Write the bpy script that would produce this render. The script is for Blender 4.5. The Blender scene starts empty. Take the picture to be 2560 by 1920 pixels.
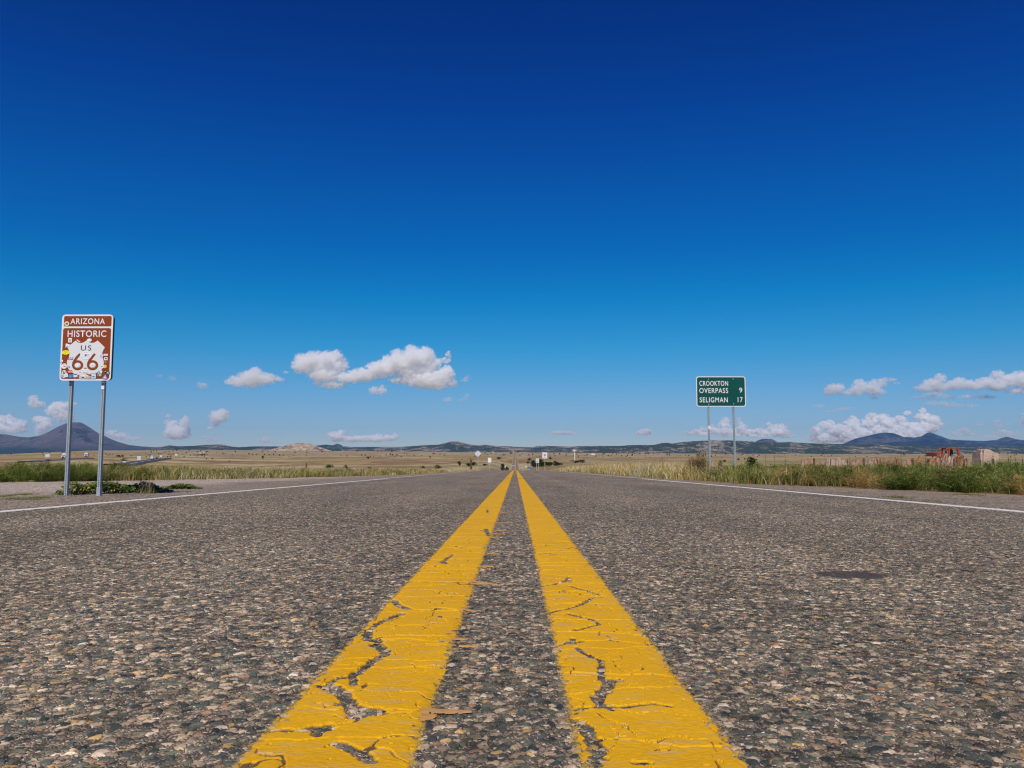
import bpy, bmesh, math, random
import numpy as np
from mathutils import Vector, Matrix
random.seed(7)
RNG = np.random.default_rng(11)
sc = bpy.context.scene
C = sc.collection

# ------------------------------------------------------------------ camera
F = 2072.0                                     # focal length in source pixels (2560 wide)
H = 0.32                                       # eye height above the asphalt
PITCH = math.atan(182 / F); YAW = math.atan(8 / F)
cam_d = bpy.data.cameras.new('camera')
cam_d.sensor_width = 36.0; cam_d.lens = 36.0 * F / 2560
cam_d.clip_start = 0.05; cam_d.clip_end = 200000
cam_o = bpy.data.objects.new('camera', cam_d); C.objects.link(cam_o)
cam_o.location = (0, 0, H); cam_o.rotation_euler = (math.pi / 2 + PITCH, 0, YAW)
sc.camera = cam_o

# ------------------------------------------------------------------ sky and sun
SUN_EL, SUN_AZ = math.radians(47), math.radians(187)   # azimuth clockwise from +Y (the road's heading)
w = bpy.data.worlds.new('World'); sc.world = w; w.use_nodes = True
nt = w.node_tree; nt.nodes.clear()
sky = nt.nodes.new('ShaderNodeTexSky'); sky.sky_type = 'NISHITA'; sky.sun_disc = False
sky.sun_elevation = SUN_EL; sky.sun_rotation = SUN_AZ
sky.altitude = 1600; sky.air_density = 1.0; sky.dust_density = 0.3; sky.ozone_density = 3.0
hs = nt.nodes.new('ShaderNodeHueSaturation'); hs.inputs['Saturation'].default_value = 1.25
# polarising filter on the sky: darker and deeper with height
geo = nt.nodes.new('ShaderNodeTexCoord'); sep = nt.nodes.new('ShaderNodeSeparateXYZ')
ramp = nt.nodes.new('ShaderNodeValToRGB')
nt.links.new(geo.outputs['Generated'], sep.inputs[0]); nt.links.new(sep.outputs['Z'], ramp.inputs[0])
cr = ramp.color_ramp
for _k in range(8): cr.elements.new(.5)
for _e, (_p, _c) in zip(cr.elements, [(0, (.60, .62, .74)), (.044, (.50, .60, .77)), (.08, (.40, .63, .80)), (.128, (.17, .68, .83)), (.186, (.02, .65, .86)), (.24, (.0, .54, .87)), (.295, (.0, .48, .88)), (.395, (.0, .33, .82)), (.48, (.0, .24, .70)), (.75, (.0, .15, .65))]):
    _e.position = _p; _e.color = (*_c, 1)
mul = nt.nodes.new('ShaderNodeMix'); mul.data_type = 'RGBA'; mul.blend_type = 'MULTIPLY'; mul.inputs[0].default_value = 1
SKYRAMP = cr
bg = nt.nodes.new('ShaderNodeBackground'); bg.inputs[1].default_value = 0.1
out = nt.nodes.new('ShaderNodeOutputWorld')
nt.links.new(sky.outputs[0], hs.inputs['Color']); nt.links.new(hs.outputs[0], mul.inputs[6])
nt.links.new(ramp.outputs[0], mul.inputs[7]); nt.links.new(mul.outputs[2], bg.inputs[0]); nt.links.new(bg.outputs[0], out.inputs[0])

sl = bpy.data.lights.new('sun', 'SUN'); sl.energy = 4.0; sl.angle = math.radians(0.5); sl.color = (1, .95, .87)
so = bpy.data.objects.new('sun', sl); C.objects.link(so)
sd = Vector((math.sin(SUN_AZ) * math.cos(SUN_EL), math.cos(SUN_AZ) * math.cos(SUN_EL), math.sin(SUN_EL)))
so.rotation_euler = (-sd).to_track_quat('-Z', 'Y').to_euler(); so.location = (0, 0, 40)

sc.view_settings.view_transform = 'Standard'; sc.view_settings.look = 'None'
sc.view_settings.exposure = 0.0; sc.view_settings.gamma = 1.0
sc.render.engine = 'CYCLES'
sc.cycles.volume_bounces = 16; sc.cycles.max_bounces = 18; sc.cycles.diffuse_bounces = 2
sc.cycles.transparent_max_bounces = 8; sc.cycles.use_denoising = True
sc.cycles.filter_width = 1.2
try:
    sc.cycles.denoiser = 'OPENIMAGEDENOISE'; sc.cycles.denoising_prefilter = 'ACCURATE'
except Exception: pass

# ------------------------------------------------------------------ helpers
cp, sp_, cyw, syw = math.cos(PITCH), math.sin(PITCH), math.cos(YAW), math.sin(YAW)
def ray(px, py):
    x = (px - 1280) / F; y = -(py - 960) / F
    d = Vector((x, cp - y * sp_, sp_ + y * cp))
    return Vector((d.x * cyw - d.y * syw, d.x * syw + d.y * cyw, d.z))
def at(px, py, Y):
    d = ray(px, py); t = Y / d.y
    return Vector((d.x * t, Y, H + d.z * t))
SL = 0.01303                                   # the road runs gently downhill to the brow
def road_pt(px, py):
    d = ray(px, py); t = -H / (d.z + SL * d.y)
    return d.x * t, d.y * t

def smooth(a, b, x):
    t = np.clip((x - a) / (b - a), 0, 1); return t * t * (3 - 2 * t)
_perm = RNG.random((512, 512))
def vnoise(x, y, s=1.0, off=0):
    x = np.asarray(x, float) / s + off * 17.3; y = np.asarray(y, float) / s + off * 9.7
    xi = np.floor(x).astype(np.int64); yi = np.floor(y).astype(np.int64); fx = x - xi; fy = y - yi
    fx = fx * fx * (3 - 2 * fx); fy = fy * fy * (3 - 2 * fy)
    g = lambda i, j: _perm[(xi + i) % 512, (yi + j) % 512]
    return (g(0, 0) * (1 - fx) + g(1, 0) * fx) * (1 - fy) + (g(0, 1) * (1 - fx) + g(1, 1) * fx) * fy
def fbm(x, y, s, n=4, off=0):
    a, t, r = 1.0, 0.0, 0.0
    for k in range(n):
        r = r + a * vnoise(x, y, s / 2 ** k, off + k); t += a; a *= .5
    return r / t

def np_mesh(name, V, Fq, cols=None, mat=None, smoothf=False, parent=None):
    V = np.asarray(V, np.float32); Fq = np.asarray(Fq, np.int32)
    me = bpy.data.meshes.new(name); k = Fq.shape[1]
    me.vertices.add(len(V)); me.vertices.foreach_set('co', V.ravel())
    me.loops.add(Fq.size); me.loops.foreach_set('vertex_index', Fq.ravel())
    me.polygons.add(len(Fq)); me.polygons.foreach_set('loop_start', np.arange(0, Fq.size, k, dtype=np.int32))
    me.polygons.foreach_set('use_smooth', np.full(len(Fq), smoothf))
    me.update(calc_edges=True)
    if cols is not None:
        c = np.ones((len(V), 4), np.float32); c[:, :3] = cols
        a = me.color_attributes.new('Col', 'FLOAT_COLOR', 'POINT'); a.data.foreach_set('color', c.ravel())
    if mat: me.materials.append(mat)
    o = bpy.data.objects.new(name, me); C.objects.link(o)
    if parent: o.parent = parent
    return o
def grid_faces(nr, nc, base=0):
    i = np.arange(nr - 1)[:, None] * nc + np.arange(nc - 1)[None, :] + base
    return np.stack([i, i + 1, i + nc + 1, i + nc], -1).reshape(-1, 4)

def tag(o, label=None, cat=None, group=None, kind=None):
    if label: o['label'] = label
    if cat: o['category'] = cat
    if group: o['group'] = group
    if kind: o['kind'] = kind
    return o
def empty(name, loc=(0, 0, 0), rz=0):
    o = bpy.data.objects.new(name, None); C.objects.link(o); o.location = loc; o.rotation_euler = (0, 0, rz); return o

# material builder
def mat(name): 
    m = bpy.data.materials.new(name); m.use_nodes = True; m.node_tree.nodes.clear(); return m
class N:
    def __init__(s, m): s.t = m.node_tree; s.m = m
    def n(s, typ, ins=None, **kw):
        nd = s.t.nodes.new(typ)
        for k, v in kw.items(): setattr(nd, k, v)
        for k, v in (ins or {}).items():
            if isinstance(v, bpy.types.NodeSocket): s.t.links.new(v, nd.inputs[k])
            else: nd.inputs[k].default_value = v
        return nd
    def math(s, op, a, b=0.5, c=0.5, clamp=False):
        nd = s.n('ShaderNodeMath', {0: a, 1: b, 2: c}, operation=op); nd.use_clamp = clamp; return nd.outputs[0]
    def mix(s, f, a, b, blend='MIX'):
        nd = s.t.nodes.new('ShaderNodeMix'); nd.data_type = 'RGBA'; nd.blend_type = blend
        for k, v in ((0, f), (6, a), (7, b)):
            if isinstance(v, bpy.types.NodeSocket): s.t.links.new(v, nd.inputs[k])
            else: nd.inputs[k].default_value = (v if k == 0 else (*v, 1))
        return nd.outputs[2]
    def ramp(s, f, stops, interp='LINEAR'):
        nd = s.n('ShaderNodeValToRGB', {0: f}); r = nd.color_ramp; r.interpolation = interp
        while len(r.elements) < len(stops): r.elements.new(0.5)
        for e, (p, c) in zip(r.elements, stops):
            e.position = p; e.color = (c, c, c, 1) if isinstance(c, (int, float)) else (*c, 1)
        return nd.outputs[0]
    def noise(s, vec, scale, detail=4, rough=.55, dim='3D'):
        return s.n('ShaderNodeTexNoise', {'Vector': vec, 'Scale': scale, 'Detail': detail, 'Roughness': rough}, noise_dimensions=dim).outputs[0]
    def obj(s): return s.n('ShaderNodeTexCoord').outputs['Object']
    def pos(s): return s.n('ShaderNodeNewGeometry').outputs['Position']
    def bsdf(s, col, rough=.8, bump=None, bstr=.5, bdist=.01, metal=0, spec=.3):
        b = s.n('ShaderNodeBsdfPrincipled', {'Roughness': rough, 'Metallic': metal, 'Specular IOR Level': spec})
        if isinstance(col, bpy.types.NodeSocket): s.t.links.new(col, b.inputs['Base Color'])
        else: b.inputs['Base Color'].default_value = (*col, 1)
        if bump is not None:
            bn = s.n('ShaderNodeBump', {'Height': bump, 'Strength': bstr, 'Distance': bdist}); s.t.links.new(bn.outputs[0], b.inputs['Normal'])
        return b.outputs[0]
    def out(s, sh, disp=None, vol=None):
        o = s.t.nodes.new('ShaderNodeOutputMaterial')
        if sh: s.t.links.new(sh, o.inputs[0])
        if vol: s.t.links.new(vol, o.inputs[1])
        if disp: s.t.links.new(disp, o.inputs[2])
def simple(name, col, rough=.6, metal=0, var=.12, scale=8, spec=.3, bump=0):
    m = mat(name); q = N(m); v = q.noise(q.obj(), scale, 5, .6)
    c2 = tuple(x * (1 - var) for x in col); c1 = tuple(min(1, x * (1 + var)) for x in col)
    c = q.ramp(v, [(.3, c2), (.7, c1)])
    q.out(q.bsdf(c, rough, v if bump else None, bump, .01, metal, spec)); return m
def vcol_mat(name, rough=.7, trans=.3, var=0):
    m = mat(name); q = N(m); a = q.n('ShaderNodeVertexColor', layer_name='Col').outputs[0]
    d = q.n('ShaderNodeBsdfDiffuse', {0: a}).outputs[0]; t = q.n('ShaderNodeBsdfTranslucent', {0: a}).outputs[0]
    q.out(q.n('ShaderNodeMixShader', {0: trans, 1: d, 2: t}).outputs[0]); return m

# small mesh collector for hard-surface things
class MB:
    def __init__(s): s.v = []; s.f = []
    def add(s, vs, fs):
        b = len(s.v); s.v += [tuple(v) for v in vs]; s.f += [tuple(i + b for i in f) for f in fs]; return s
    def box(s, x0, x1, y0, y1, z0, z1, M=None, tx=0, ty=0):
        vs = [(x0, y0, z0), (x1, y0, z0), (x1, y1, z0), (x0, y1, z0), (x0 + tx, y0 + ty, z1), (x1 - tx, y0 + ty, z1), (x1 - tx, y1 - ty, z1), (x0 + tx, y1 - ty, z1)]
        if M: vs = [tuple(M @ Vector(v)) for v in vs]
        return s.add(vs, [(3, 2, 1, 0), (4, 5, 6, 7), (0, 1, 5, 4), (1, 2, 6, 5), (2, 3, 7, 6), (3, 0, 4, 7)])
    def prism(s, pts, y0, y1, flip=False):
        """polygon in XZ extruded along Y"""
        n = len(pts); vs = [(x, y0, z) for x, z in pts] + [(x, y1, z) for x, z in pts]
        fs = [tuple(range(n)), tuple(range(2 * n - 1, n - 1, -1))] + [(i, i + n, (i + 1) % n + n, (i + 1) % n) for i in range(n)]
        return s.add(vs, fs)
    def prism_x(s, pts, x0, x1):
        n = len(pts); vs = [(x0, y, z) for y, z in pts] + [(x1, y, z) for y, z in pts]
        fs = [tuple(range(n)), tuple(range(2 * n - 1, n - 1, -1))] + [(i, i + n, (i + 1) % n + n, (i + 1) % n) for i in range(n)]
        return s.add(vs, fs)
    def tube(s, pts, r, n=8):
        pts = [Vector(p) for p in pts]; rings = []
        rr = r if isinstance(r, (list, tuple)) else [r] * len(pts)
        b = len(s.v)
        for i, p in enumerate(pts):
            t = (pts[min(i + 1, len(pts) - 1)] - pts[max(i - 1, 0)]).normalized()
            u = t.cross(Vector((0, 0, 1)) if abs(t.z) < .9 else Vector((1, 0, 0))).normalized(); v = t.cross(u)
            for k in range(n):
                a = 2 * math.pi * k / n; s.v.append(tuple(p + (u * math.cos(a) + v * math.sin(a)) * rr[i]))
        for i in range(len(pts) - 1):
            for k in range(n):
                k2 = (k + 1) % n; s.f.append((b + i * n + k, b + i * n + k2, b + (i + 1) * n + k2, b + (i + 1) * n + k))
        s.f.append(tuple(b + k for k in range(n))[::-1]); s.f.append(tuple(b + (len(pts) - 1) * n + k for k in range(n)))
        return s
    def build(s, name, m, parent=None, smoothf=False, bevel=0):
        me = bpy.data.meshes.new(name); me.from_pydata(s.v, [], s.f); me.validate(); me.update()
        bm = bmesh.new(); bm.from_mesh(me); bmesh.ops.recalc_face_normals(bm, faces=bm.faces); bm.to_mesh(me); bm.free()
        if m: me.materials.append(m)
        if smoothf: me.polygons.foreach_set('use_smooth', [True] * len(me.polygons))
        o = bpy.data.objects.new(name, me); C.objects.link(o)
        if parent: o.parent = parent
        if bevel:
            bv = o.modifiers.new('bevel', 'BEVEL'); bv.width = bevel; bv.segments = 2; bv.limit_method = 'ANGLE'
        return o

# ------------------------------------------------------------------ the lie of the land
def z_from_y(ypx, Y): return H - (ypx - 1142) / F * Y
ROADT = [(95, 1176), (105, 1176.8), (120, 1178.5), (160, 1184), (250, 1190), (450, 1186), (758, 1175), (1100, 1158),
         (1458, 1143.9), (1600, 1146), (1850, 1146), (2100, 1143.4), (3000, 1135), (4500, 1128.5), (7000, 1128.5)]
_ry = np.array([a for a, b in ROADT], float); _rp = np.array([b for a, b in ROADT], float)
def roadz(Y):
    Y = np.asarray(Y, float); pl = -SL * Y
    far = H - (np.interp(np.log(np.maximum(Y, 1)), np.log(_ry), _rp) - 1142) / F * np.minimum(Y, 7000)
    t = smooth(80, 100, Y); return pl * (1 - t) + far * t
LANDT = [
 (-250, [(95, 1176), (200, 1174), (400, 1164), (520, 1159), (727, 1152), (1000, 1146), (2000, 1140), (4000, 1137)]),
 (0,    [(95, 1176), (200, 1174), (400, 1162), (520, 1157), (727, 1149), (1000, 1143), (2000, 1138), (4000, 1136)]),
 (130,  [(95, 1176), (200, 1176), (400, 1161), (520, 1154), (727, 1147), (1000, 1141), (2000, 1133), (4000, 1131)]),
 (220,  [(95, 1176), (200, 1178), (400, 1160), (520, 1152), (727, 1145.5), (1000, 1140), (2000, 1130), (4000, 1127)]),
 (345,  [(95, 1176), (200, 1183), (400, 1167), (450, 1163.5), (640, 1155), (830, 1149), (1080, 1143.5), (1400, 1139), (2000, 1134), (4000, 1126)]),
 (507,  [(95, 1176), (200, 1184), (400, 1175), (640, 1165), (830, 1158), (1080, 1151), (1400, 1144), (2100, 1137), (3000, 1130), (4500, 1125)]),
 (700,  [(95, 1176), (200, 1184), (400, 1183), (600, 1172), (900, 1160), (1500, 1147), (2500, 1136), (4500, 1126.5)]),
 (1100, [(95, 1176), (200, 1184), (400, 1183), (600, 1172), (900, 1160), (1500, 1147), (2500, 1137), (4500, 1130)]),
 (1400, [(95, 1176), (200, 1184), (400, 1183), (600, 1172), (900, 1158), (1500, 1147), (2500, 1139), (4500, 1132)]),
 (1900, [(95, 1176), (200, 1178), (400, 1168), (600, 1158), (900, 1150), (2000, 1140), (4500, 1135)]),
 (2600, [(95, 1176), (200, 1176), (400, 1166), (600, 1156), (900, 1149), (2000, 1140), (4500, 1135)]),
]
_lu = np.array([(p - 1288) / F for p, _ in LANDT])
def landz(X, Y):
    X = np.asarray(X, float); Y = np.asarray(Y, float)
    Yc = np.maximum(Y, 1.0); u = np.clip(X / Yc, _lu[0], _lu[-1]); ly = np.log(Yc)
    ys = np.stack([np.interp(ly, np.log([a for a, _ in t]), [b for _, b in t]) for _, t in LANDT], 0)
    idx = np.clip(np.searchsorted(_lu, u) - 1, 0, len(_lu) - 2)
    t = (u - _lu[idx]) / (_lu[idx + 1] - _lu[idx]); ar = np.arange(ys[0].size).reshape(ys[0].shape)
    yf = ys.reshape(len(_lu), -1)
    yy = (yf[idx.ravel(), ar.ravel()] * (1 - t.ravel()) + yf[idx.ravel() + 1, ar.ravel()] * t.ravel()).reshape(u.shape)
    far = H - (yy - 1142) / F * np.minimum(Yc, 7000)
    und = (fbm(X, Y, 160, 3, 3) - .5) * np.clip((Yc - 300) / 900, 0, 1) * 3.0
    pl = -SL * Y
    # shallow ditches either side of the highway
    d = -.5 * smooth(9, 18, X) * smooth(5, 20, Y) - .4 * smooth(15, 26, -X)
    pl = pl + d
    tt = smooth(80, 110, Y); g = pl * (1 - tt) + (far + und) * tt
    # the roadway's own bed
    rz = roadz(Y); far_l = np.clip(Y - 60, 0, None)
    wd = 3.93 + far_l * .004
    bed = rz - .05 - far_l * .0012
    verge = rz - .012 - far_l * .0006
    t2 = smooth(wd + .6, wd + 8 + far_l * .01, np.abs(X))
    g2 = verge * (1 - t2) + g * t2
    t3 = smooth(wd - .1, wd + .04, np.abs(X))
    return bed * (1 - t3) + g2 * t3
def gz(x, y): return float(landz(np.array([[x]]), np.array([[y]]))[0, 0])
def ground_hit(px, py, y0=110, y1=6500):
    d = ray(px, py); Ys = np.geomspace(y0, y1, 500); xs = Ys * d.x / d.y; zs = H + Ys * d.z / d.y
    g = landz(xs[None, :], Ys[None, :])[0]
    b = np.nonzero(zs <= g)[0]
    if len(b) == 0: return None
    return float(xs[b[0]]), float(Ys[b[0]]), float(g[b[0]])

# ------------------------------------------------------------------ ground
# where the roadside growth begins (distance from the centre line) on either side
def left_edge(Y):  return -np.interp(Y, [0, 10, 17.9, 19.5, 23.7, 30, 36.8, 60, 95, 400], [15, 15, 11.2, 9.8, 8.4, 6.4, 5.4, 4.75, 4.6, 5])
def right_edge(Y): return np.interp(Y, [0, 9.7, 10.5, 12.5, 15, 17.5, 25, 36.8, 60, 95, 400], [6.5, 6.0, 5.75, 5.5, 5.15, 4.6, 4.55, 4.6, 4.6, 4.6, 5])

def build_ground():
    az = np.concatenate([np.arange(-180, -48, 4), np.arange(-48, 48, .125), np.arange(48, 180.1, 4)]) * math.pi / 180
    r = np.concatenate([[.3, .7, 1.2, 2, 3], np.geomspace(4, 300, 210), np.geomspace(305, 9000, 230), np.geomspace(9500, 60000, 25)])
    A, R = np.meshgrid(az, r); X = R * np.sin(A); Y = R * np.cos(A)
    Z = landz(X, np.maximum(Y, 0)); 
    Z = np.where(Y < 0, 0 * Z - np.where(np.abs(X) < 3.95, .06, .012), Z)
    # crumbs of gravel on the open shoulders
    near = smooth(60, 20, R) * smooth(3.95, 4.1, np.abs(X))
    Z = Z + near * ((fbm(X, Y, .5, 3, 5) - .5) * .03 + (fbm(X, Y, .05, 2, 8) - .5) * .012)
    # zone colour: gravel shoulder, pale dirt pull-out, dry plain
    e1 = left_edge(Y) ; e2 = right_edge(Y)
    wob = (fbm(X, Y, 2.0, 3, 9) - .5) * 1.2
    grav = np.array([.32, .25, .185]); dirt = np.array([.51, .41, .325]); 
    n1 = fbm(X, Y, 170, 5, 20); n2 = fbm(X, Y * .5, 45, 4, 26); n3 = fbm(X, Y, 600, 3, 31); n4 = fbm(X, Y * 1.3, 14, 3, 37)
    gold = np.array([.35, .25, .10]); pale = np.array([.45, .355, .19]); rust = np.array([.25, .145, .075]); olive = np.array([.27, .23, .10])
    def L(a, b, t): return a * (1 - t[..., None]) + b * t[..., None]
    pl = L(gold, pale, smooth(.42, .62, n1)); pl = L(pl, rust, smooth(.50, .62, n2) * .85); pl = L(pl, olive, smooth(.56, .7, n3) * .5)
    pl = pl * (0.66 + .62 * n4)[..., None]
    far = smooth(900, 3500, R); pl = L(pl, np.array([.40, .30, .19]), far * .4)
    inside_l = smooth(-.3, .3, X - e1 + wob * .3); inside_r = smooth(-.3, .3, e2 - X + wob * .3)
    ins = inside_l * inside_r * smooth(140, 110, R)
    ins = np.where((Y < 9), 1.0, ins)
    dt = smooth(5.2, 6.8, -X + wob) * smooth(60, 40, Y) 
    near_c = L(grav, dirt, dt) * (0.88 + .24 * fbm(X, Y, .8, 3, 41))[..., None]
    near_c = near_c * (1 - .12 * smooth(.55, .7, fbm(X * .3, Y, .35, 2, 44)))[..., None]
    col = L(pl, near_c, ins)
    mask = ins
    V = np.stack([X, Y, Z], -1).reshape(-1, 3)
    m = mat('ground'); q = N(m)
    base = q.n('ShaderNodeVertexColor', layer_name='Col').outputs[0]
    p = q.obj()
    vor = q.n('ShaderNodeTexVoronoi', {'Vector': p, 'Scale': 45.0, 'Randomness': 1.0}, voronoi_dimensions='2D')
    peb = q.ramp(q.n('ShaderNodeSeparateColor', {0: vor.outputs['Color']}).outputs[0], [(0, .45), (.5, .95), (.8, 1.2), (1, 1.7)])
    fine = q.noise(p, 1.3, 8, .7); fine2 = q.mix(1.0, q.ramp(fine, [(.3, .6), (.7, 1.35)]), q.ramp(q.noise(p, .11, 6, .7), [(.35, .62), (.5, 1.0), (.65, 1.3)]), 'MULTIPLY')
    dist = q.n('ShaderNodeCameraData').outputs['View Distance'] if False else None
    c = q.mix(1.0, base, peb, 'MULTIPLY'); 
    al = q.n('ShaderNodeAttribute', attribute_name='Zone').outputs['Fac']
    c = q.mix(al, q.mix(1.0, base, fine2, 'MULTIPLY'), c)
    hgt = q.math('MULTIPLY', q.ramp(vor.outputs['Distance'], [(0, 1.0), (.6, 0.0)]), al)
    q.out(q.bsdf(c, .95, hgt, .9, .012, spec=.1))
    nc = len(az)
    o = np_mesh('ground', V, grid_faces(len(r), nc)[:, ::-1], col.reshape(-1, 3), m, True)
    a = o.data.attributes.new('Zone', 'FLOAT', 'POINT'); a.data.foreach_set('value', mask.reshape(-1).astype(np.float32))
    tag(o, kind='structure')
build_ground()

# ------------------------------------------------------------------ asphalt
def stone_nodes(q):
    p = q.obj()
    wv = q.n('ShaderNodeVectorMath', {0: p, 1: (1, 1, 0)}, operation='MULTIPLY').outputs[0]
    warp = q.n('ShaderNodeTexNoise', {'Vector': wv, 'Scale': 60.0, 'Detail': 2.0}).outputs[1]
    wv = q.n('ShaderNodeVectorMath', {0: q.n('ShaderNodeVectorMath', {0: warp, 3: .012}, operation='SCALE').outputs[0], 1: wv}, operation='ADD').outputs[0]
    S1, S2 = 84.0, 200.0
    kw = dict(voronoi_dimensions='2D')
    v1 = q.n('ShaderNodeTexVoronoi', {'Vector': wv, 'Scale': S1}, **kw); e1 = q.n('ShaderNodeTexVoronoi', {'Vector': wv, 'Scale': S1}, feature='DISTANCE_TO_EDGE', **kw)
    v2 = q.n('ShaderNodeTexVoronoi', {'Vector': wv, 'Scale': S2}, **kw); e2 = q.n('ShaderNodeTexVoronoi', {'Vector': wv, 'Scale': S2}, feature='DISTANCE_TO_EDGE', **kw)
    s1 = q.n('ShaderNodeSeparateColor', {0: v1.outputs['Color']}); s2 = q.n('ShaderNodeSeparateColor', {0: v2.outputs['Color']})
    big = q.math('GREATER_THAN', s1.outputs[1], .42)
    h1 = q.math('MULTIPLY', q.ramp(e1.outputs[0], [(.02, 0), (.14, .75), (.4, 1)]), q.math('MULTIPLY_ADD', s1.outputs[2], .75, .25))
    h2 = q.math('MULTIPLY', q.ramp(e2.outputs[0], [(.02, 0), (.2, .8), (.4, 1)]), q.math('MULTIPLY_ADD', s2.outputs[2], .45, .12))
    h1 = q.math('MULTIPLY', h1, big)
    hh = q.math('MAXIMUM', h1, h2); isbig = q.math('GREATER_THAN', h1, h2)
    pal = [(0, (.035, .042, .046)), (.18, (.06, .068, .066)), (.34, (.10, .105, .085)), (.46, (.16, .14, .10)), (.56, (.34, .265, .19)), (.64, (.25, .195, .15)),
           (.71, (.075, .09, .08)), (.80, (.38, .30, .235)), (.87, (.27, .165, .11)), (.905, (.40, .34, .27)), (.96, (.36, .24, .11)), (.99, (.46, .42, .37))]
    pal2 = [(0, (.09, .08, .07)), (.25, (.17, .14, .115)), (.5, (.27, .215, .17)), (.7, (.13, .125, .11)), (.85, (.34, .27, .215)), (.95, (.5, .44, .39))]
    c1 = q.ramp(s1.outputs[0], pal, 'CONSTANT'); c2 = q.ramp(s2.outputs[0], pal2, 'CONSTANT')
    c = q.mix(isbig, c2, c1)
    edge = q.ramp(hh, [(.0, .30), (.16, 1.0)])         # tar binder shows between the stones
    c = q.mix(edge, (.06, .050, .042), c)
    mott = q.noise(wv, 350.0, 3, .6); c = q.mix(1.0, c, q.ramp(mott, [(.3, .8), (.7, 1.2)]), 'MULTIPLY')
    return p, wv, hh, c
def asphalt_material():
    m = mat('asphalt'); q = N(m); p, wv, hh, c = stone_nodes(q)
    lg = q.noise(q.n('ShaderNodeVectorMath', {0: p, 1: (1, .25, 0)}, operation='MULTIPLY').outputs[0], 1.1, 5, .6)
    c = q.mix(1.0, c, q.ramp(lg, [(.3, .74), (.5, 1.0), (.7, 1.18)]), 'MULTIPLY')
    mid = q.noise(wv, 9.0, 4, .7); c = q.mix(1.0, c, q.ramp(mid, [(.3, .72), (.5, 1.0), (.7, 1.25)]), 'MULTIPLY')
    m3 = q.noise(wv, 34.0, 3, .6); c = q.mix(1.0, c, q.ramp(m3, [(.36, .62), (.5, .98), (.64, 1.34)]), 'MULTIPLY')
    sx = q.n('ShaderNodeSeparateXYZ', {0: p})
    # darker, tar-rich patch in the right lane and dark worn surface up by the brow
    dx = q.math('MULTIPLY', q.math('SUBTRACT', sx.outputs[0], 1.0), 9.5); dy = q.math('MULTIPLY', q.math('SUBTRACT', sx.outputs[1], 2.52), 10.0)
    rr = q.math('ADD', q.math('MULTIPLY', dx, dx), q.math('MULTIPLY', dy, dy))
    patch = q.ramp(q.math('MULTIPLY', q.math('ADD', rr, q.math('MULTIPLY', q.noise(p, 26.0, 5, .7), 1.5)), .33), [(.46, 1), (.62, 0)])
    c = q.mix(q.math('MULTIPLY', patch, .93), c, (.05, .042, .045))
    # polished wheel tracks
    ax = q.math('ABSOLUTE', q.math('SUBTRACT', q.math('ABSOLUTE', sx.outputs[0]), 1.85)); tr = q.ramp(q.math('ABSOLUTE', q.math('SUBTRACT', ax, .85)), [(0, 1.08), (.35, .98)])
    c = q.mix(1.0, c, tr, 'MULTIPLY')
    g = q.n('ShaderNodeCombineColor', {0: 1.43, 1: 1.33, 2: 1.13}).outputs[0]
    c = q.mix(1.0, c, g, 'MULTIPLY')
    # thin yellow overspray on the stones along both edges of each line
    def edge_d(xc, hw): return q.math('ABSOLUTE', q.math('SUBTRACT', q.math('ABSOLUTE', q.math('SUBTRACT', sx.outputs[0], xc)), hw))
    dd = q.math('MINIMUM', edge_d(-.2068, .0912), edge_d(.159, .085))
    sp = q.math('ADD', q.math('MULTIPLY', q.noise(p, 70.0, 4, .7), 1.0), q.math('MULTIPLY', dd, -20.0))
    ov = q.ramp(sp, [(.36, 0), (.48, .8)])
    c = q.mix(ov, c, (.52, .31, .045))
    b = q.bsdf(c, .8, spec=.2)
    low = q.noise(p, 9.0, 3, .5)
    height = q.math('ADD', hh, q.math('MULTIPLY', low, .35))
    d = q.n('ShaderNodeDisplacement', {'Height': height, 'Midlevel': 0.0, 'Scale': .0043})
    q.out(b, d.outputs[0]); m.displacement_method = 'BOTH'; return m
M_ASPH = asphalt_material()

def near_rows(y0=.45, y1=24.0):
    ys = [y0]
    while ys[-1] < y1: ys.append(ys[-1] + max(.0028, ys[-1] * .0021))
    return np.array(ys)
def build_road():
    ys = np.concatenate([np.arange(-30, .4, .6), near_rows()])
    nin, W = 780, 3.93
    inner = np.linspace(-1, 1, nin); outer = np.geomspace(.02, 1, 24)
    wi = np.minimum(W - .02, .72 * np.maximum(ys, .45) + .25)[:, None]
    X = np.concatenate([-(wi + (W - wi) * outer[::-1][None, :]), wi * inner[None, :], wi + (W - wi) * outer[None, :]], 1)
    Y = np.repeat(ys[:, None], X.shape[1], 1); Z = np.where(Y < 0, 0, roadz(np.maximum(Y, 0)))
    V = [np.stack([X, Y, Z], -1).reshape(-1, 3)]; Fc = [grid_faces(*X.shape)]
    b = X.size
    ys2 = np.concatenate([np.geomspace(ys[-1], 95, 60), np.geomspace(96.5, 6500, 420)])
    xs2 = np.concatenate([np.linspace(-W, W, 25)]); X2, Y2 = np.meshgrid(xs2, ys2); Z2 = roadz(Y2) + .003
    V.append(np.stack([X2, Y2, Z2], -1).reshape(-1, 3)); Fc.append(grid_faces(*X2.shape, b))
    o = np_mesh('highway', np.concatenate(V), np.concatenate(Fc), None, M_ASPH, True); tag(o, kind='structure')
build_road()

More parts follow.
